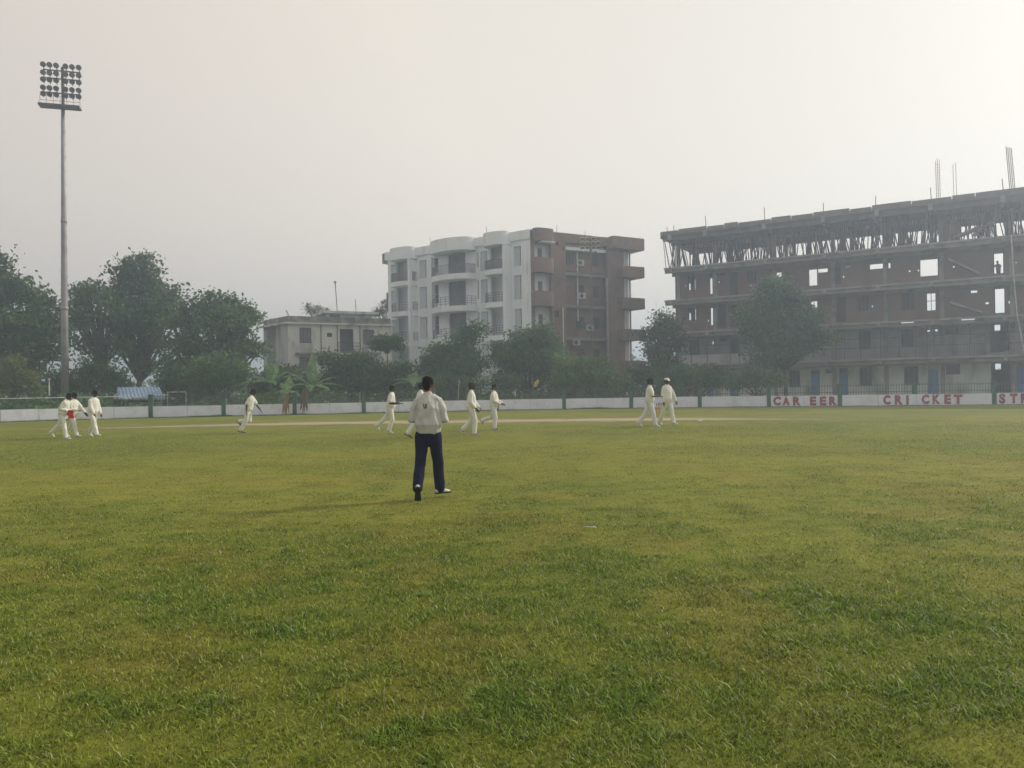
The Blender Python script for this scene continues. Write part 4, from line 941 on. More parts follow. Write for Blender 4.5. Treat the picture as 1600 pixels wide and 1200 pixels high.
    # stair flights inside
    for (p0,y0,p1,y1) in ((1530,425,1482,402),(1482,372,1530,352),(1555,340,1520,364),(1484,470,1535,486)):
        d = DW-.9; a0, z0 = F.px(p0,y0,d); a1, z1 = F.px(p1,y1,d)
        mb = MB(); mb.hexa([F.pt(a0,d,z0-.2), F.pt(a1,d,z1-.2), F.pt(a1,d+1.2,z1-.2), F.pt(a0,d+1.2,z0-.2), F.pt(a0,d,z0), F.pt(a1,d,z1), F.pt(a1,d+1.2,z1), F.pt(a0,d+1.2,z0)] if a0 < a1 else [F.pt(a1,d,z1-.2), F.pt(a0,d,z0-.2), F.pt(a0,d+1.2,z0-.2), F.pt(a1,d+1.2,z1-.2), F.pt(a1,d,z1), F.pt(a0,d,z0), F.pt(a0,d+1.2,z0), F.pt(a1,d+1.2,z1)]); bp(mb, 'stair_flight', M['concrete'])
    a0, a1 = F.px(1468,355,DW-.6)[0], F.px(1500,355,DW-.6)[0]
    mb = MB(); F.box(mb, a0+.25, a1, DW-.6, DW+1.6, ZS[4]+.002, ZS[4]+1.75); bp(mb, 'stair_wall', brick)
    # first-floor guard frame: posts, rails and light lattice bays at the slab edge
    z = ZS[1]; mb = MB()
    for p in (1056,1064,1080,1105,1141,1155,1300,1320,1345,1376,1405,1431,1449,1460,1489,1515,1540,1576,1600,1640,1680):
        a = F.px(p, 545, .15)[0]; F.box(mb, a-.03, a+.03, .12, .18, z+.002, ZS[2]-.52)
    for h in (.95, 1.75): F.box(mb, .2, EL, .125, .175, z+h, z+h+.05)
    bp(mb, 'guard_frame', M['dark_steel'])
    mb = MB(); a = 12.2
    while a < EL: F.box(mb, a-.012, a+.012, .14, .164, z+.002, z+.95); a += .16
    for p0 in (1376,1431,1460,1515):
        a0 = F.px(p0, 540, .15)[0]; a1 = a0 + 1.25
        for q0, q1 in ((z+.98,z+1.75),(z+1.75,z+.98)): mb.tube([F.pt(a0,.15,q0), F.pt(a1,.15,q1)], .018, 4)
    bp(mb, 'guard_lattice', M['dark_steel'])
    mb = MB(); F.box(mb, .1, 11.5, .2, .26, z+.02, z+.9); bp(mb, 'guard_panel', M['grey_wall'])
    # tube lamps under the second slab
    for p0, p1, y in ((1408,1427.5,502),(1502,1523,497)):
        a0, zz = F.px(p0,y,.2); a1, _ = F.px(p1,y,.2); mb = MB(); mb.tube([F.pt(a0,.2,ZS[2]-.2), F.pt(a1,.2,ZS[2]-.2)], .04, 6); bp(mb, 'tube_lamp', M['tube_lamp'])
    # starter bars standing out of the roof
    def bar(p, y0, y1, d, r=.03, lean=0): a, zt = F.px(p, y0, d); _, zb = F.px(p, y1, d); return a, zt
    for p, y in ((1043,354),(1103,337),(1195,324),(1286.5,317),(1368,306),(1455,293),(1568,279),(1053,352)):
        a, zt = F.px(p, y, 0.3); mb = MB(); mb.tube([F.pt(a,.3,TOP+.1), F.pt(a+random.uniform(-.1,.1),.3,zt)], .035, 5); bp(mb, 'starter_bar', M['rust'])
    for p, y, w, nb in ((1464.5,250,.28,3),(1491,257,.2,2),(1576,229,.36,4)):
        a, zt = F.px(p, y, 1.0); mb = MB(); lean = -.25 if p == 1576 else -.05
        for q in range(nb):
            for dd in (0,.3): mb.tube([F.pt(a+w*(q/(nb-1)-.5)-lean,1+dd,TOP+.2), F.pt(a+w*(q/(nb-1)-.5),1+dd,zt+random.uniform(-.15,.15))], .022, 4)
        if p != 1491:
            zz = TOP+.4
            while zz < zt-.2:
                sh = lean*(zz-TOP)/(zt-TOP)-lean; sh = -lean*(1-(zz-TOP)/(zt-TOP)); F.box(mb, a-w/2+sh-.02, a+w/2+sh+.02, .98, 1.0, zz, zz+.025); zz += .22
        bp(mb, 'rebar_cage', M['rust'])
    a, zt = F.px(1580, 372, -.1); a2, _ = F.px(1603, 600, -.1)
    mb = MB(); mb.tube([F.pt(a,-.15,ZS[4]), F.pt(a+.12,-.16,ZS[3]), F.pt(a+.3,-.25,ZS[2]), F.pt(a+.75,-.5,ZS[1]), F.pt(a+1.5,-.9,.1)], .045, 6); bp(mb, 'hanging_hose', M['rail_white'])
    mb = MB(); mb.tube([F.pt(-.02,-.05,TOP), F.pt(.25,-.05,ZS[4])], .035, 5); bp(mb, 'edge_prop', M['bamboo'])
    # bamboo props under the top slab
    rnd = random.Random(12); meshes = []
    for q in range(7):
        H = TOP-.02-ZS[4]; mb = MB(); lean = rnd.uniform(-.8,.8); ly = rnd.uniform(-.3,.3); bow = rnd.uniform(-.12,.12)
        mb.tube([(0,0,0),(lean*.35+bow,ly*.4,H*.4),(lean*.7+bow*.8,ly*.7,H*.72),(lean,ly,H)], [.055,.05,.048,.04], 6); me = mb.mesh('bamboo_prop'); me.materials.append(M['bamboo']); me.polygons.foreach_set('use_smooth',[True]*len(me.polygons)); meshes.append(me)
    a_vis = F.px(1600,330,0)[0] + 2.0
    for i in range(285):
        a = rnd.uniform(.2, a_vis); d = rnd.choice([.5,.9,1.5,2.1,3.3,4.2,5.2,6.3,7.4,8.2]) + rnd.uniform(-.25,.25)
        c0 = F.px(1470,350,DW)[0]; c1 = F.px(1520,350,DW)[0]
        if d < 3 and c0 < a < c1 and rnd.random() < .5: continue
        o = bpy.data.objects.new('bamboo_prop', meshes[i % 7]); COL.objects.link(o); o.location = F.pt(a, d, ZS[4]+.004); o.rotation_euler = (0,0,F.ang + rnd.choice([0,math.pi]) + rnd.uniform(-.5,.5)); 
        tag(o, 'thin bamboo prop holding up the top slab of the unfinished building', 'prop', 'bamboo props under the top slab')
    V0 = MB(); H = TOP-.03-ZS[4]
    for i in range(130):       # the props deeper inside, too many to count
        a = rnd.uniform(.2, a_vis+1); d = rnd.uniform(2.8, 8.3); l = rnd.uniform(-.7,.7); q = F.pt(a, d, ZS[4]+.004); e = F.pt(a+l, d+rnd.uniform(-.2,.2), TOP-.02); md = q.lerp(e,.5)+Vector((rnd.uniform(-.1,.1),0,0)); V0.tube([q,md,e], [.06,.055,.045], 5)
    tag(V0.build('bamboo_props', M['bamboo'], None, True), 'thicket of bamboo props deeper inside the open top storey', 'props', kind='stuff')
    return F, ZS, DW
UF, UZ, UDW = unfinished()

# ------------------------------------------------------------------ masts, shelter and small fixtures
def floodlight():
    Y = 58; x0 = gx(101.5, Y); root = empty('floodlight_mast', (x0, Y, 0)); tag(root, 'tall grey floodlight mast with thirty round lamps at left', 'floodlight')
    top = at(98, 105, Y); tx = top.x - x0; tz = top.z
    def cx(z): return tx*z/tz
    mb = MB(); zp = at(98,172,Y).z
    mb.tube([(0,0,-.1),(cx(8),0,8),(cx(16),0,16),(cx(zp),0,zp)], [.29,.24,.18,.13], 14); mb.tube([(0,0,0),(0,0,.25)], .42, 14); 
    for z in (8.0, 14.6): mb.tube([(cx(z),0,z),(cx(z),0,z+.25)], .27 if z < 10 else .21, 14)
    mb.build('pole', M['galv'], root, True)
    mb = MB(); mb.box((cx(zp+1.7),0,(zp+tz)/2),(.16,.16,tz-zp)); mb.build('head_post', M['dark_steel'], root)
    k = Y/FPX; tilt = R(-7.5)      # the head frame is turned a little, so its bars run away from the viewer
    yaw = R(17)
    ca, sa = math.cos(yaw), math.sin(yaw)
    def H(px, py, d=0):            # a place on the head frame seen at px, height py
        z = at(98, py, Y).z; rx = ray(px, py)[0]; l = (rx*Y - (x0+cx(z)))/(ca - rx*sa); return Vector((cx(z)+l*ca, l*sa - d, z))
    W_ = 33
    bars = (112.0, 124.5, 147.0)
    for yb in bars:
        mb = MB(); c = H(98, yb); mb.box((c.x,c.y-.1,c.z),(2.5,.08,.08), rz=yaw); mb.build('crossbar', M['dark_steel'], root)
    # lamp prototype
    proto = None
    rows = [(105.5,1),(118,1),(128.5,.8),(141,.85),(150.5,.65)]
    for ry, sq in rows:
        for i, px in enumerate((71,81,91.3,105.8,116,126.3)):
            p = H(px, ry, .28)
            if proto is None:
                mb = MB(); mb.tube([(0,.22,0),(0,.1,0),(0,-.04,0),(0,-.07,0)], [.09,.17,.2,.2], 14); mb.box((0,.1,-.22),(.05,.08,.2)); lm = mb.build('lamp', M['dark_steel'], root, False)
                mb = MB(); mb.tube([(0,-.072,0),(0,-.08,0)], .17, 14); mb.build('lens', M['lens'], lm); proto = lm; o = lm
            else: o = copy_tree(proto, root)
            o.location = p; o.rotation_euler = (R(10 if sq > .9 else 28 if sq > .75 else 40), 0, yaw + R(random.uniform(-6,6)))
    pl = H(98, 169.5); mb = MB(); mb.box((pl.x,pl.y-.35,pl.z),(2.75,.8,.16), rz=yaw); mb.build('platform', M['dark_steel'], root)
    mb = MB()
    for t in (-1.33,-.9,-.45,0,.45,.9,1.33):
        for dd in (-.72,): c = pl + Vector((t*ca-dd*sa*-1*0, t*sa, 0)) + Vector((sa*.72, -ca*.72, 0)); mb.tube([c, c+Vector((0,0,.62))], .015, 5)
    for h in (.3,.62): c = pl + Vector((sa*.72,-ca*.72,h)); mb.tube([c - Vector((ca,sa,0))*1.34, c + Vector((ca,sa,0))*1.34], .015, 5)
    mb.build('platform_railing', M['dark_steel'], root)
    mb = MB(); z = 3
    while z < zp-1: r_ = .3-.006*z; mb.box((cx(z)+(r_ if int(z*2)%2 else -r_),0,z),(.16,.025,.025)); z += .5
    mb.build('climbing_step', M['dark_steel'], root)
floodlight()

def lattice_mast():
    Y = 66; p0 = Vector((gx(927.5,Y), Y, 0)); root = empty('lattice_mast', p0); tag(root, 'slim lattice light mast with small pale lamp panels before the brick wall', 'floodlight')
    tp = at(922.5, 369, Y) - p0; tz = tp.z
    mb = MB(); w = .10
    for sx, sy in ((-1,-1),(1,-1),(1,1),(-1,1)): mb.tube([(sx*w,sy*w,0),(tp.x+sx*w*.6,sy*w*.6,tz)], .022, 4)
    z = .3; s = 1
    while z < tz-.4:
        f0, f1 = z/tz, (z+.4)/tz
        for sy in (-1,1): mb.tube([(tp.x*f0+s*w*(1-.4*f0),sy*w,z),(tp.x*f1-s*w*(1-.4*f1),sy*w,z+.4)], .012, 4)
        z += .4; s = -s
    mb.build('lattice_pole', M['rust'], root)
    k = Y/FPX
    for j, py in enumerate((373,380,387)):
        z = (at(922.5,py,Y)-p0).z; mb = MB(); mb.box((tp.x,0,z-.1),(1.75,.05,.05)); mb.build('crossbar', M['dark_steel'], root)
        for i, px in enumerate((909.5,917.5,926.5,934.5)):
            q = at(px, py-(i-1.5)*.35, Y) - p0; mb = MB(); mb.box((0,0,0),(.33,.14,.24)); o = mb.build('lamp', M['lamp_pale'], root); o.location = (q.x,-.12,q.z); o.rotation_euler = (R(20),0,0)
            mb = MB(); mb.box((0,-.075,-.01),(.27,.012,.15)); mb.build('lens', M['lens'], o)
    for py in (394.5,):
        for px in (915,922,930):
            q = at(px, py, Y) - p0; mb = MB(); mb.box((0,0,0),(.26,.14,.18)); o = mb.build('lamp', M['curtain'], root); o.location = (q.x,-.12,q.z)
lattice_mast()

def shelter():
    Y = 57; c = at(220, 613, Y); root = empty('roofed_shelter', (c.x, Y, 0)); tag(root, 'small open shelter with sloping blue corrugated metal roof', 'shelter')
    k = Y/FPX; bl, br = at(186,623,Y-1), at(258,622,Y-1); tl, tr = at(182.5,605,Y+1.2), at(249,604.5,Y+1.2)
    mb = MB(); n = 48; V = []; Fc = []
    for i in range(n+1):
        t = i/n; o_ = .03*(1 if (i//2) % 2 else -1); a = bl.lerp(br,t); b = tl.lerp(tr,t)
        for q in (a, b): V.append((q.x-c.x, q.y-Y, q.z+o_))
    for i in range(n): Fc.append((2*i,2*i+2,2*i+3,2*i+1))
    V += [(x,y,z-.015) for x,y,z in V]; m = 2*(n+1)
    Fc += [tuple(m+j for j in f[::-1]) for f in Fc] + [(2*i+1,2*i+3,m+2*i+3,m+2*i+1) for i in range(n)] + [(2*i+2,2*i,m+2*i,m+2*i+2) for i in range(n)]
    mb.add(V, Fc); mb.build('roof', M['blue_sheet'], root)
    for px, yy, zt in ((190,Y-.8,bl.z),(252,Y-.8,br.z),(190,Y+1,tl.z),(246,Y+1,tr.z)):
        mb = MB(); mb.tube([(gx(px,yy)-c.x, yy-Y, 0),(gx(px,yy)-c.x, yy-Y, zt-.05)], .045, 6); mb.build('post', M['galv'], root)
    mb = MB(); mb.tube([(bl.x-c.x+.1, -.85, bl.z-.08),(br.x-c.x-.1,-.85,br.z-.08)], .035, 5); mb.build('roof_beam', M['rail_white'], root)
    mb = MB(); mb.box((0,.3,.45),(2.4,.4,.06)); mb.box((-1,.3,.21),(.08,.36,.42)); mb.box((1,.3,.21),(.08,.36,.42)); mb.box((0,.52,.8),(2.4,.05,.3)); mb.box((-1,.525,.58),(.05,.04,.3)); mb.box((1,.525,.58),(.05,.04,.3)); b = mb.build('bench', M['rail_white']); b.location = (c.x, Y+.1, 0); tag(b, 'white bench standing under the blue shelter roof', 'bench')
shelter()
def goal():
    Y = 58; a, b = gx(262,Y), gx(290.5,Y); z = at(276,612.5,Y).z; root = empty('goal_frame', ((a+b)/2, Y, 0)); tag(root, 'thin pale goal frame standing right of the blue shelter', 'goal')
    w = (b-a)/2
    for x in (-w, w): mb = MB(); mb.tube([(x,0,0),(x,0,z)], .04, 6); mb.build('goal_post', M['rail_white'], root)
    mb = MB(); mb.tube([(-w-.02,0,z),(w+.02,0,z)], .04, 6); mb.build('crossbar', M['rail_white'], root)
goal()
def stake(label, p0, p1, Y, r=.04, m='rail_white'):
    a, b = at(p0[0], p0[1], Y), at(p1[0], p1[1], Y); b0 = Vector((gx(p0[0],Y), Y, 0)); mb = MB(); mb.tube([(0,0,0), b-b0], [r, r*.8], 6); mb.tube([b-b0-Vector((0,0,.08)), b-b0+Vector((0,0,.02))], r*1.3, 6); o = mb.build('stake', M[m]); o.location = b0; tag(o, label, 'pole', 'thin poles behind the boundary wall')
stake('pale pole beside the yellow green bush at far left', (77,625), (76.5,592), 54, .06)
stake('thin pale leaning stake just right of the umpire behind the wall', (714,630), (717.5,594), 56.5, .035)
stake('pale flat stake among bushes near the white capped player', (1083,625), (1083,580), 56.8, .05, 'bamboo')
stake('short white stake at the wall top left of the runner', (353,640), (352.5,624), 51.3, .05)
stake('short white stake by a green post beneath the old house', (562,640), (562,614.5), 53.0, .05)
stake('thin pole between goal frame and light green bush', (300,640), (299.5,609), 58.5, .06, 'curtain')
def flag():
    Y = 57.5; b = Vector((gx(833,Y), Y, 0)); root = empty('flag', b); tag(root, 'small yellow flag on a stick in front of the brick block', 'flag')
    t = at(833,600,Y)-b; mb = MB(); mb.tube([(0,0,0),(t.x,0,t.z+.2)], .03, 6); mb.build('stick', M['bamboo'], root)
    pts = [(833.5,604.5),(835,597),(840.5,592.5),(842.5,596),(839,604)]; mb = MB(); P = [at(x,y,Y)-b for x,y in pts]
    mb.add([(p.x,-.03-.05*(i%2),p.z) for i,p in enumerate(P)] + [(p.x,-.015-.05*(i%2),p.z) for i,p in enumerate(P)], [(0,1,2,3,4),(9,8,7,6,5)] + [(i,(i+1)%5,5+(i+1)%5,5+i) for i in range(5)]); mb.build('cloth', M['yellow'], root)
flag()
def heap():
    c = onground(790, 638.8); rnd = random.Random(3); mb = MB(); n, mrow = 16, 7; V = []; Fc = []
    for j in range(mrow):
        r = 1-j/(mrow-1)
        for i in range(n):
            a = 2*math.pi*i/n; V.append((.85*r*math.cos(a)*(1+rnd.uniform(-.12,.12)), .4*r*math.sin(a), .34*(1-r**2)*rnd.uniform(.6,1.15)))
    for j in range(mrow-1):
        for i in range(n): Fc.append((j*n+i, j*n+(i+1)%n, (j+1)*n+(i+1)%n, (j+1)*n+i))
    mb.add(V, Fc); o = mb.build('tarpaulin', M['tarp'], None, True); o.location = c; tag(o, 'dark folded tarpaulin heap lying at the foot of the white wall', 'tarpaulin')
heap()
def wicket():
    c = onground(1030, 653.0); root = empty('wicket', c); tag(root, 'orange cricket wicket standing on the pitch between two players', 'wicket')
    for k in (-1,0,1):
        mb = MB(); mb.tube([(k*.105,0,0),(k*.105,0,.10),(k*.105,0,.66),(k*.105,0,.70)], [.024,.022,.021,.012], 8); st = mb.build('stump', M['orange'], root, True)
        mb = MB(); mb.tube([(k*.105,0,.60),(k*.105,0,.71)], .0235, 8); mb.build('stump_band', M['stump_top'], st)
    for k in (-1,1):
        mb = MB(); mb.tube([(k*.105-(.05 if k<0 else .05)*1-.0 + (.0525 if k<0 else -.0525)+(-.005),0,.722),(k*.0525,0,.724),(k*.0525+.05,0,.722)], [.008,.012,.008], 6); mb.build('bail', M['stump_top'], root)
wicket()
def litter():
    c = onground(1094, 659.5); mb = MB(); mb.tube([(-.07,0,.04),(-.02,.0,.05),(.03,.01,.045),(.07,0,.03)], [(.045,.035),(.06,.05),(.05,.04),(.035,.025)], 10, caps='round'); o = mb.build('small_white_item', M['white_item'], None, True); o.location = c; tag(o, 'small white item lying on the grass right of the two players', 'litter')  # small white lump of unknown kind
    c = onground(922, 828.5); mb = MB(); mb.tube([(-.075,.02,.03),(-.02,0,.036),(.03,-.004,.034),(.07,.0,.03)], [.006,.008,.007,.004], 6); mb.tube([(.02,0,.034),(.05,.03,.04)], [.004,.002], 5); o = mb.build('twig', M['lamp_pale'], None, True); o.location = c; tag(o, 'pale dry twig lying on the turf right of the umpire', 'twig')
litter()

# ------------------------------------------------------------------ people
def remeshed(mb, name, voxel, smooth=4, wrinkle=0.0, wscale=9.0, seed=0, fade=None):
    me = mb.mesh(name); o = bpy.data.objects.new(name, me); COL.objects.link(o)
    m = o.modifiers.new('r', 'REMESH'); m.mode = 'VOXEL'; m.voxel_size = voxel
    s = o.modifiers.new('s', 'SMOOTH'); s.factor = .5; s.iterations = smooth
    dg = bpy.context.evaluated_depsgraph_get(); dg.update()
    out = bpy.data.meshes.new_from_object(o.evaluated_get(dg)); bpy.data.objects.remove(o); bpy.data.meshes.remove(me)
    if wrinkle:
        nrm = [v.normal.copy() for v in out.vertices]
        for v, n in zip(out.vertices, nrm):
            q = Vector((v.co.x*wscale, v.co.y*wscale, v.co.z*wscale*.42)) + Vector((seed*3.1, seed, 0)); f = mnoise.noise(q)
            f = (1-abs(f)*2.2)*.7 + mnoise.noise(q*2.3)*.3; fd = 1 if not fade else max(0, min(1, (v.co.z-fade[0])/(fade[1]-fade[0]))); v.co += n*(f*wrinkle*fd)
    out.name = name; out.update(); return out

def person(label, foot, yaw, Ht, pose, look, cat='person', name='person', detail=False, z0=0.0, group=None):
    k = Ht/1.72; vox = (.009 if detail else .014); seed = hash(label) % 97 if False else len(label)
    X = Vector((1,0,0)); lean = R(pose.get('lean',0)); sp = Vector((math.sin(lean),0,math.cos(lean))); fw = Vector((math.cos(lean),0,-math.sin(lean)))
    hipz = .90; pel = Vector((0,0,hipz)); tw = R(pose.get('twist',0))
    def rot(v, a): return Vector((v.x*math.cos(a)-v.y*math.sin(a), v.x*math.sin(a)+v.y*math.cos(a), v.z))
    J = {}
    feet = {}
    for s, sd in (('L',1),('R',-1)):
        hip, knee, fp, ab, fy = pose[s+'leg']; a = R(hip); kk = R(knee); b = R(ab)*sd
        H = pel + Vector((0, .095*sd, -.02)); th = Vector((math.sin(a)*math.cos(b), math.sin(b), -math.cos(a)*math.cos(b))); K = H + th*.43
        sh = Vector((math.sin(a-kk)*math.cos(b), math.sin(b)*.6, -math.cos(a-kk)*math.cos(b))).normalized(); An = K + sh*.41
        f = Vector((math.cos(R(fp)),0,-math.sin(R(fp)))); up = Vector((math.sin(R(fp)),0,math.cos(R(fp)))); f = rot(f, R(fy)*1); up = rot(up, R(fy))
        feet[s] = (An, f, up); J[s+'h'], J[s+'k'], J[s+'a'] = H, K, An
    low = min(min((An - up*.085 + f*.17).z, (An - up*.085 - f*.07).z) for An, f, up in feet.values())
    dz = Vector((0,0,-low+.004))
    pel = pel + dz
    for q in J: J[q] = J[q] + dz
    feet = {s:(An+dz,f,up) for s,(An,f,up) in feet.items()}
    lat = rot(Vector((0,1,0)), tw)
    for s, sd in (('L',1),('R',-1)):
        sa, ab, el, inw = pose[s+'arm']; S = pel + sp*.468 + lat*.163*sd; a = R(sa)+lean*0; b = R(ab)*sd
        ua = Vector((math.sin(a)*math.cos(b), math.sin(b), -math.cos(a)*math.cos(b))); E = S + rot(ua, tw)*.285
        fa = Vector((math.sin(a+R(el))*math.cos(R(inw)), -sd*math.sin(R(inw)), -math.cos(a+R(el))*math.cos(R(inw)))); fa = rot(fa, tw); Wp = E + fa*.25
        J[s+'s'], J[s+'e'], J[s+'w'], J[s+'f'] = S, E, Wp, fa
    neck = pel + sp*.545; hp = lean*.6 + R(pose.get('hpitch',0)); hy = R(pose.get('hyaw',0))
    hd = Vector((math.sin(hp),0,math.cos(hp))); hf = Vector((math.cos(hp),0,-math.sin(hp)))
    hd = rot(hd, hy*.0); hcen = neck + (sp*.4+hd*.6).normalized()*.165
    HM = Matrix((rot(hf,hy), rot(Vector((0,1,0)),hy), hd.normalized())).transposed()
    def hpnt(x,y,z): return hcen + HM @ Vector((x,y,z))
    # ---- body (skin)
    bd = MB()
    prof = [(-.112,.040,.028,.032),(-.085,.028,.048,.058),(-.04,.010,.062,.080),(.01,.002,.072,.092),(.05,0,.073,.094),(.085,-.004,.062,.080),(.112,-.006,.034,.045)]
    def headloft(mb, sc=1.0, lo=0, shift=0.0, grow=0.0):
        V = []; n = 14; Fc = []
        P = prof[lo:]
        for (z,fx,ra,rb) in P:
            for i in range(n):
                a = 2*math.pi*i/n; V.append(hpnt((fx+shift + (rb+grow)*math.cos(a))*sc, (ra+grow)*math.sin(a)*sc, z*sc + (grow if z > .05 else 0)))
        for r in range(len(P)-1):
            for i in range(n): Fc.append((r*n+i, r*n+(i+1)%n, (r+1)*n+(i+1)%n, (r+1)*n+i))
        Fc.append(tuple(range(n-1,-1,-1))); Fc.append(tuple((len(P)-1)*n+i for i in range(n))); mb.add(V, Fc)
    headloft(bd)
    bd.tube([hpnt(.088,0,.02), hpnt(.108,0,-.025)], [.011,.017], 8, caps='round')        # nose
    bd.tube([hpnt(.085,.02,-.062), hpnt(.085,-.02,-.062)], .012, 6, caps='round')          # mouth
    for s in (-1,1): bd.tube([hpnt(-.005,.076*s,.022), hpnt(-.002,.076*s,-.02)], [(.012,.022),(.010,.014)], 8, caps='round')
    bd.tube([neck - sp*.06, neck + sp*.03, hcen - HM@Vector((.015,0,.07))], [.062,.054,.052], 10, caps='round')
    bd.tube([pel+Vector((0,0,-.06)), pel+sp*.2, pel+sp*.42, pel+sp*.52], [(.12,.09),(.12,.09),(.13,.09),(.07,.05)], 12, caps='round', ref=lat)
    for s, sd in (('L',1),('R',-1)):
        bd.tube([J[s+'h'], J[s+'k'], J[s+'a']], [.070,.050,.036], 8, caps='round')
        bd.tube([J[s+'a'], J[s+'a'] + feet[s][1]*.09 - feet[s][2]*.05], [.036,.03], 8, caps='round')
        bd.tube([J[s+'s']-lat*sd*.05-sp*.03, J[s+'s'].lerp(J[s+'e'],.3), J[s+'e'], J[s+'w']], [.036,.042,.040,.028], 8, caps='round')
        fa = J[s+'f'].normalized(); sid = fa.cross(Vector((0,0,1)) if abs(fa.z) < .9 else X).normalized()
        bd.tube([J[s+'w'], J[s+'w']+fa*.05, J[s+'w']+fa*.085], [(.026,.017),(.040,.016),(.038,.014)], 8, caps='round', ref=sid)
    body = remeshed(bd, 'person', vox*.8, 2)
    ex = MB()
    for s, sd in (('L',1),('R',-1)):     # fingers, gently curled, and a thumb off the side of the palm
        fa = J[s+'f'].normalized(); sid = fa.cross(Vector((0,0,1)) if abs(fa.z) < .9 else X).normalized(); nrm = fa.cross(sid)
        cl = pose.get('curl', .5)
        for i, ln in enumerate((.070,.080,.074,.058)):
            b0 = J[s+'w'] + fa*.085 + sid*(-.030+.020*i); c1 = b0 + fa*ln*.5 + nrm*sd*ln*.15*cl; c2 = c1 + fa*ln*.35 + nrm*sd*ln*.5*cl
            ex.tube([b0 - fa*.01, c1, c2], [.0095,.009,.007], 6, caps='round')
        b0 = J[s+'w'] + fa*.03 - sid*.032; ex.tube([b0, b0 + fa*.03 - sid*.024 + nrm*sd*.012, b0 + fa*.06 - sid*.026 + nrm*sd*.026], [.012,.011,.008], 6, caps='round')
    eyes = MB()
    for s in (-1,1): eyes.tube([hpnt(.083,.031*s,.012), hpnt(.088,.031*s,.012)], .010, 8, caps='round')
    bm_ = bmesh.new(); bm_.from_mesh(body); 
    for ob_, mi in ((ex,0),(eyes,1)):
        t = ob_.mesh('t'); off = len(bm_.faces); bm_.from_mesh(t); bm_.faces.ensure_lookup_table()
        for f in bm_.faces[off:]: f.material_index = mi
        bpy.data.meshes.remove(t)
    bm_.to_mesh(body); bm_.free()
    root = link(body, name, [M[look.get('skin','skin_dark')], M['hair']], None, True)
    root.location = (foot[0], foot[1], z0); root.rotation_euler = (0,0,yaw); root.scale = (k,k,k)
    tag(root, label, cat, group)
    # ---- shirt
    sh = MB(); out = look.get('untucked', True); hem = look.get('hem', -.02)
    sh.tube([pel+sp*hem, pel+sp*(hem+.07), pel+sp*.2, pel+sp*.36, pel+sp*.46, pel+sp*.525, pel+sp*.56],
            [(.190,.148),(.212,.170),(.190,.152),(.186,.136),(.178,.115),(.125,.085),(.066,.066)], 18, ref=lat, caps='round')
    for s, sd in (('L',1),('R',-1)):
        S, E, Wp = J[s+'s'], J[s+'e'], J[s+'w']
        if look.get('sleeve','long') == 'long': sh.tube([S - lat*sd*.06 - sp*.02, S.lerp(E,.12), S.lerp(E,.5), E, E.lerp(Wp,.5), Wp - J[s+'f']*.01], [.056,.064,.064,.062,.060,.048], 12, caps='round')
        else: sh.tube([S - lat*sd*.06 - sp*.02, S.lerp(E,.12), S.lerp(E,.4), S.lerp(E,.78)], [.062,.072,.075,.080], 12, caps='round')
    sh.tube([J['Ls']-lat*.012, pel+sp*.515+lat*.08, pel+sp*.535, pel+sp*.515-lat*.08, J['Rs']+lat*.012], [(.060,.060),(.066,.052),(.070,.050),(.066,.052),(.060,.060)], 12, ref=(1,0,0), caps='round')
    sm = remeshed(sh, 'shirt', vox, 5, .024 if detail else .016, 9.0 if detail else 7.5, seed, (pel.z-.01, pel.z+.16) if detail else None)
    so = link(sm, 'shirt', M[look.get('shirt','whites')], root, True)
    co = MB(); co.tube([neck - sp*.012, neck + sp*.018, neck+sp*.032], [(.082,.080),(.070,.070),(.064,.064)], 14, ref=lat); co.build('collar', M[look.get('shirt','whites')], so, True)
    # ---- trousers
    tr = MB()
    tr.tube([pel+sp*.10, pel+sp*.04, pel+Vector((0,0,-.03)), pel+Vector((0,0,-.10))], [(.155,.112),(.162,.118),(.172,.128),(.150,.112)], 16, ref=(0,1,0), caps='round')
    for s, sd in (('L',1),('R',-1)):
        H, K, An = J[s+'h'], J[s+'k'], J[s+'a']
        tr.tube([H+Vector((0,0,-.02)), H.lerp(K,.5), K, K.lerp(An,.5), An - (An-K).normalized()*(-.005)], [.100,.090,.076,.074,.073], 14, caps='flat' if False else 'round')
    tm = remeshed(tr, 'trousers', vox, 3, .015, 7.5, seed+3); link(tm, 'trousers', M[look.get('trousers','whites')], root, True)
    # ---- shoes with soles
    for s, sd in (('L',1),('R',-1)):
        An, f, up = feet[s]; sid = up.cross(f); hb = An - up*.045
        so_ = MB(); so_.tube([hb - f*.065, hb - f*.01 + up*.012, hb + f*.06, hb + f*.13 - up*.012, hb + f*.175 - up*.018], [(.034,.034),(.040,.050),(.044,.038),(.044,.028),(.034,.019)], 12, caps='round', ref=sid)
        so_.tube([An + up*.02, hb], [.042,.040], 10, caps='round')
        sm_ = remeshed(so_, 'shoe', .008, 2); sh_ = link(sm_, 'shoe', M[look.get('shoe','shoe')], root, True)
        sl = MB(); P = []
        for fx, w in ((-.085,.022),(-.07,.034),(0,.038),(.06,.042),(.13,.048),(.18,.04),(.205,.02)): P.append((fx,w))
        ring = [(a,w) for a,w in P] + [(a,-w) for a,w in P[::-1]]; n = len(ring)
        b0 = [An - up*.086 + f*a + sid*w for a,w in ring]; b1 = [p + up*.022 for p in b0]
        sl.add(b0+b1, [tuple(range(n)), tuple(range(2*n-1,n-1,-1))] + [(i,n+i,n+(i+1)%n,(i+1)%n) for i in range(n)]); sl.build('sole', M[look.get('sole','shoe')], sh_)
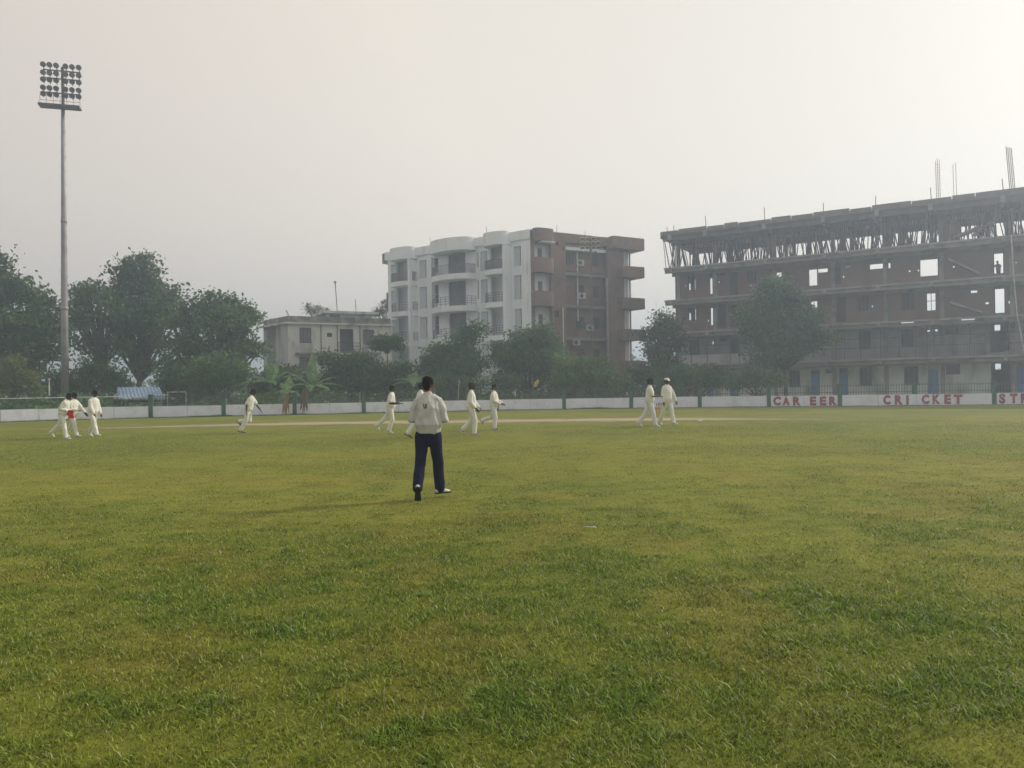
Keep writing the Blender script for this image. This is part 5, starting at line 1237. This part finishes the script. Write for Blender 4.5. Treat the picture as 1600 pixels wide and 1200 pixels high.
    # ---- hair and headgear
    hr = MB(); headloft(hr, 1.0, 3, -.014, .013); hr.tube([hpnt(-.06,0,-.06), hpnt(-.07,0,.0), hpnt(-.05,0,.06)], [(.052,.03),(.068,.036),(.06,.04)], 12, caps='round', ref=rot(Vector((0,1,0)),hy)); ho = remeshed(hr, 'hair', .012, 2, .006, 40, seed); link(ho, 'hair', M['hair'], root, True)
    hg = look.get('hat')
    if hg in ('cap_white','cap_dark','helmet'):
        cm = M['cap_white'] if hg == 'cap_white' else M['cap_dark']; c_ = MB(); headloft(c_, 1.0, 4 if hg != 'helmet' else 3, -.005, .022 if hg != 'helmet' else .034)
        c_.tube([hpnt(.07,0,.052), hpnt(.12,0,.046), hpnt(.165,0,.030)], [(.072,.012),(.07,.009),(.045,.006)], 10, caps='round', ref=rot(Vector((0,1,0)),hy)); cm_ = remeshed(c_, 'cap' if hg != 'helmet' else 'helmet', .009, 2); link(cm_, 'cap' if hg != 'helmet' else 'helmet', cm, root, True)
    elif hg == 'hat':
        c_ = MB(); headloft(c_, 1.0, 4, -.005, .022); c_.tube([hpnt(0,0,.045), hpnt(0,0,.052), hpnt(0,0,.060)], [(.165,.185),(.17,.19),(.10,.115)], 18, ref=rot(Vector((0,1,0)),hy)); c_.build('hat', M['cap_dark'], root, True)
    if look.get('armband'):
        for s in ('L','R'):
            E, Wp = J[s+'e'], J[s+'w']; b = MB(); b.tube([J[s+'s'].lerp(E,.82), E, E.lerp(Wp,.92)], [.052,.049,.038], 10, caps='round'); b.build('arm_sleeve', M['black_pad'], root, True)
    if look.get('gloves'):
        for s in look['gloves']:
            b = MB(); w0 = J[s+'w']; fa = J[s+'f'].normalized(); b.tube([w0-fa*.03, w0+fa*.04, w0+fa*.11, w0+fa*.17], [.040,(.055,.035),(.055,.04),(.04,.03)], 10, caps='round'); b.build('glove', M['black_pad'], root, True)
    MW = Matrix.Translation(root.location) @ Matrix.Rotation(yaw,4,'Z') @ Matrix.Scale(k,4)
    return root, J, MW, dict(pel=pel, sp=sp, neck=neck, lat=lat)

def walk(**k):
    d = dict(lean=4, Lleg=(24,8,-8,2,4), Rleg=(-16,20,24,2,-4), Larm=(-14,8,25,5), Rarm=(18,8,30,5), hpitch=4); d.update(k); return d
def gpos(px, py): p = onground(px, py); return (p.x, p.y)

# the umpire in the foreground, seen from behind
up_p = gpos(671, 779)
ump, J, MW, T = person('person in pale long sleeved shirt and navy trousers walking away, back turned', up_p, R(90), 1.63,
    dict(lean=3, hpitch=14, hyaw=-14, Lleg=(-6,24,56,4.0,8), Rleg=(11,7,0,4.5,-48), Larm=(-4,17,96,44), Rarm=(-2,17,94,44), curl=.9),
    dict(skin='skin', shirt='umpire_shirt', trousers='navy', shoe='shoe', sole='sole', hem=.045), detail=True)
# dark U shaped emblem between the shoulders
mb = MB(); me_s = [c for c in ump.children if c.name.startswith('shirt')][0].data
def back_x(y, z): # rearmost shirt surface near (y,z)
    best = 0
    for v in me_s.vertices:
        if abs(v.co.y-y) < .02 and abs(v.co.z-z) < .02 and v.co.x < best: best = v.co.x
    return best - .005
cyz = (T['pel'] + T['sp']*.405).z
def emb(y, z): return Vector((back_x(y, z), y, z))
upts = [(.017,.026),(.017,0),(.013,-.020),(.004,-.029),(-.006,-.029),(-.014,-.018),(-.016,0),(-.016,.026)]
mb.tube([emb(.03+y*1.1, cyz+z*1.15) for y,z in upts], [.006]*4+[.009]*4, 6)
mb.build('shirt_emblem', M['black_pad'], [c for c in ump.children if c.name.startswith('shirt')][0])

E0 = 0.0
FG = 'cricketers in white on the field'
p1, J, MW, T = person('leftmost player in cream whites holding a red cloth at the waist', gpos(99,686), E0, 1.62, walk(lean=16, hpitch=26, Lleg=(-30,16,38,2,0), Rleg=(14,6,0,2,0), Larm=(-22,8,98,26), Rarm=(-30,10,104,22), curl=1.0), dict(untucked=True), group=FG)
c = MW @ ((J['Lw']+J['Rw'])/2 + (J['Rf']).normalized()*.10)
mb = MB(); rnd = random.Random(2); V = []; Fc = []
for i in range(7):
    for j in range(9):
        t = j/8; w = .085 + .03*math.sin(t*3); a = (i/6-.5)
        V.append((a*w*2 + .02*math.sin(j*1.3), -.015*math.sin(i*2.2+j*.8) - .03*(1-t), .05 - t*.30 - .03*abs(a)))
for i in range(6):
    for j in range(8): q = i*9+j; Fc.append((q, q+1, q+10, q+9))
mb.add(V, Fc); nV = len(V); 
o = mb.build('towel', M['red_cloth'], None, True); o.location = c + Vector((.0,-.06,.0)); md = o.modifiers.new('thick','SOLIDIFY'); md.thickness = .02
tag(o, 'bright red cloth held in the hands of the leftmost player', 'cloth')
person('player in cream whites close behind the one with the red cloth, arm reaching down', gpos(114,683), E0+R(-12), 1.63, walk(lean=8, hpitch=12, Lleg=(-20,18,28,2,0), Rleg=(22,6,-8,2,0), Larm=(30,12,12,0), Rarm=(6,10,70,35)), dict(gloves=('L',)), group=FG)
person('player in cream whites with bowed head, rightmost of the left trio', gpos(146,682.5), E0+R(-20), 1.67, walk(lean=5, hpitch=28, Lleg=(-16,14,22,2,0), Rleg=(24,8,-6,2,0), Larm=(5,8,20,4), Rarm=(14,6,14,2)), dict(sleeve='long'), group=FG)
person('player running alone with one foot kicked back, short sleeves', gpos(388,676), E0, 1.68, walk(lean=18, hpitch=8, Lleg=(4,92,48,2,0), Rleg=(-6,26,10,2,0), Larm=(24,10,14,0), Rarm=(-26,10,24,0)), dict(sleeve='short', shoe='shoe_grey', sole='sole'), group=FG)
person('player in mid stride with dark arm sleeves left of the umpire', gpos(611,677), E0, 1.66, walk(lean=6, hpitch=0, Lleg=(-32,16,42,3,0), Rleg=(10,30,14,2,0), Larm=(0,10,86,10), Rarm=(-8,10,88,20)), dict(sleeve='short', armband=True), group=FG)
person('player half hidden behind the umpire, only head and shoulder showing', gpos(656,684), E0+R(20), 1.74, walk(lean=6, hpitch=8, Lleg=(-18,16,24,2,0), Rleg=(16,8,0,2,0)), dict(shoe='shoe_grey', sole='sole', hat='cap_dark'), group=FG)
p7, J, MW, T = person('player in dark cap carrying a dark glove just right of the umpire', gpos(737,680), E0, 1.72, walk(lean=2, hpitch=4, Lleg=(-2,44,40,2,0), Rleg=(18,24,0,2,0), Larm=(16,8,26,4), Rarm=(-6,10,46,6)), dict(hat='helmet', gloves=('R',), skin='skin_dark', shoe='shoe_grey'), group=FG)
p8, J, MW, T = person('player in cool white trousers holding a red ball before him', gpos(772,672), E0+R(-18), 1.66, walk(lean=3, hpitch=2, hyaw=-10, Lleg=(-18,52,50,2,0), Rleg=(14,22,2,2,0), Larm=(16,8,52,24), Rarm=(12,8,50,22), curl=1.0), dict(skin='skin', trousers='whites_cool', shoe='shoe_grey'), group=FG)
c = MW @ ((J['Rw'] + J['Rf'].normalized()*.12)); mb = MB(); mb.tube([(-.02,0,0),(.02,0,0)], .036, 10, caps='round'); o = mb.build('cricket_ball', M['red_leather'], None, True); o.location = c + Vector((0,0,.03)); tag(o, 'small red cricket ball in the hand of the white trousered player', 'ball')
person('player in wide dark hat clapping hands beside the orange wicket', gpos(1016,667), E0+R(-8), 1.80, walk(lean=1, hpitch=10, Lleg=(-22,14,34,2,0), Rleg=(15,5,0,2,0), Larm=(18,8,68,20), Rarm=(14,8,72,22)), dict(sleeve='short', hat='hat', shirt='whites', trousers='whites_cool'), group=FG)
person('player in white cap and long sleeves walking right of the orange wicket', gpos(1043,664.3), E0+R(-62), 1.80, walk(lean=0, hpitch=2, hyaw=-4, Lleg=(16,4,-4,3,8), Rleg=(-13,12,18,4,-8), Larm=(12,20,10,-6), Rarm=(-4,10,16,0)), dict(hat='cap_white', trousers='whites'), group=FG)
a_, z_ = UF.px(1560, 424, 3.4); q = UF.pt(a_, 3.4, UZ[3]+.004)
person('workman standing in a bright window opening of the unfinished building', (q.x,q.y), R(200), 1.6, walk(lean=8, hpitch=14, Lleg=(6,4,0,3,8), Rleg=(-4,4,0,3,-8), Larm=(10,30,60,20), Rarm=(40,34,30,10)), dict(shirt='curtain', trousers='black_pad', shoe='sole', sleeve='short'), z0=UZ[3]+.004)

# ------------------------------------------------------------------ the smoky morning air
hz = MB(); hz.box((0,250,17.4),(3400,2900,37))
m, t, b, o = new_mat('smoky_air'); t.nodes.remove(b)
pv = t.nodes.new('ShaderNodeVolumePrincipled'); pv.inputs['Color'].default_value = (.66,.78,1.0,1); pv.inputs['Density'].default_value = .0036; pv.inputs['Anisotropy'].default_value = .6
t.links.new(pv.outputs[0], o.inputs['Volume'])
tag(hz.build('haze', m), 'pale smoky haze filling the air over the field', 'haze', kind='stuff')
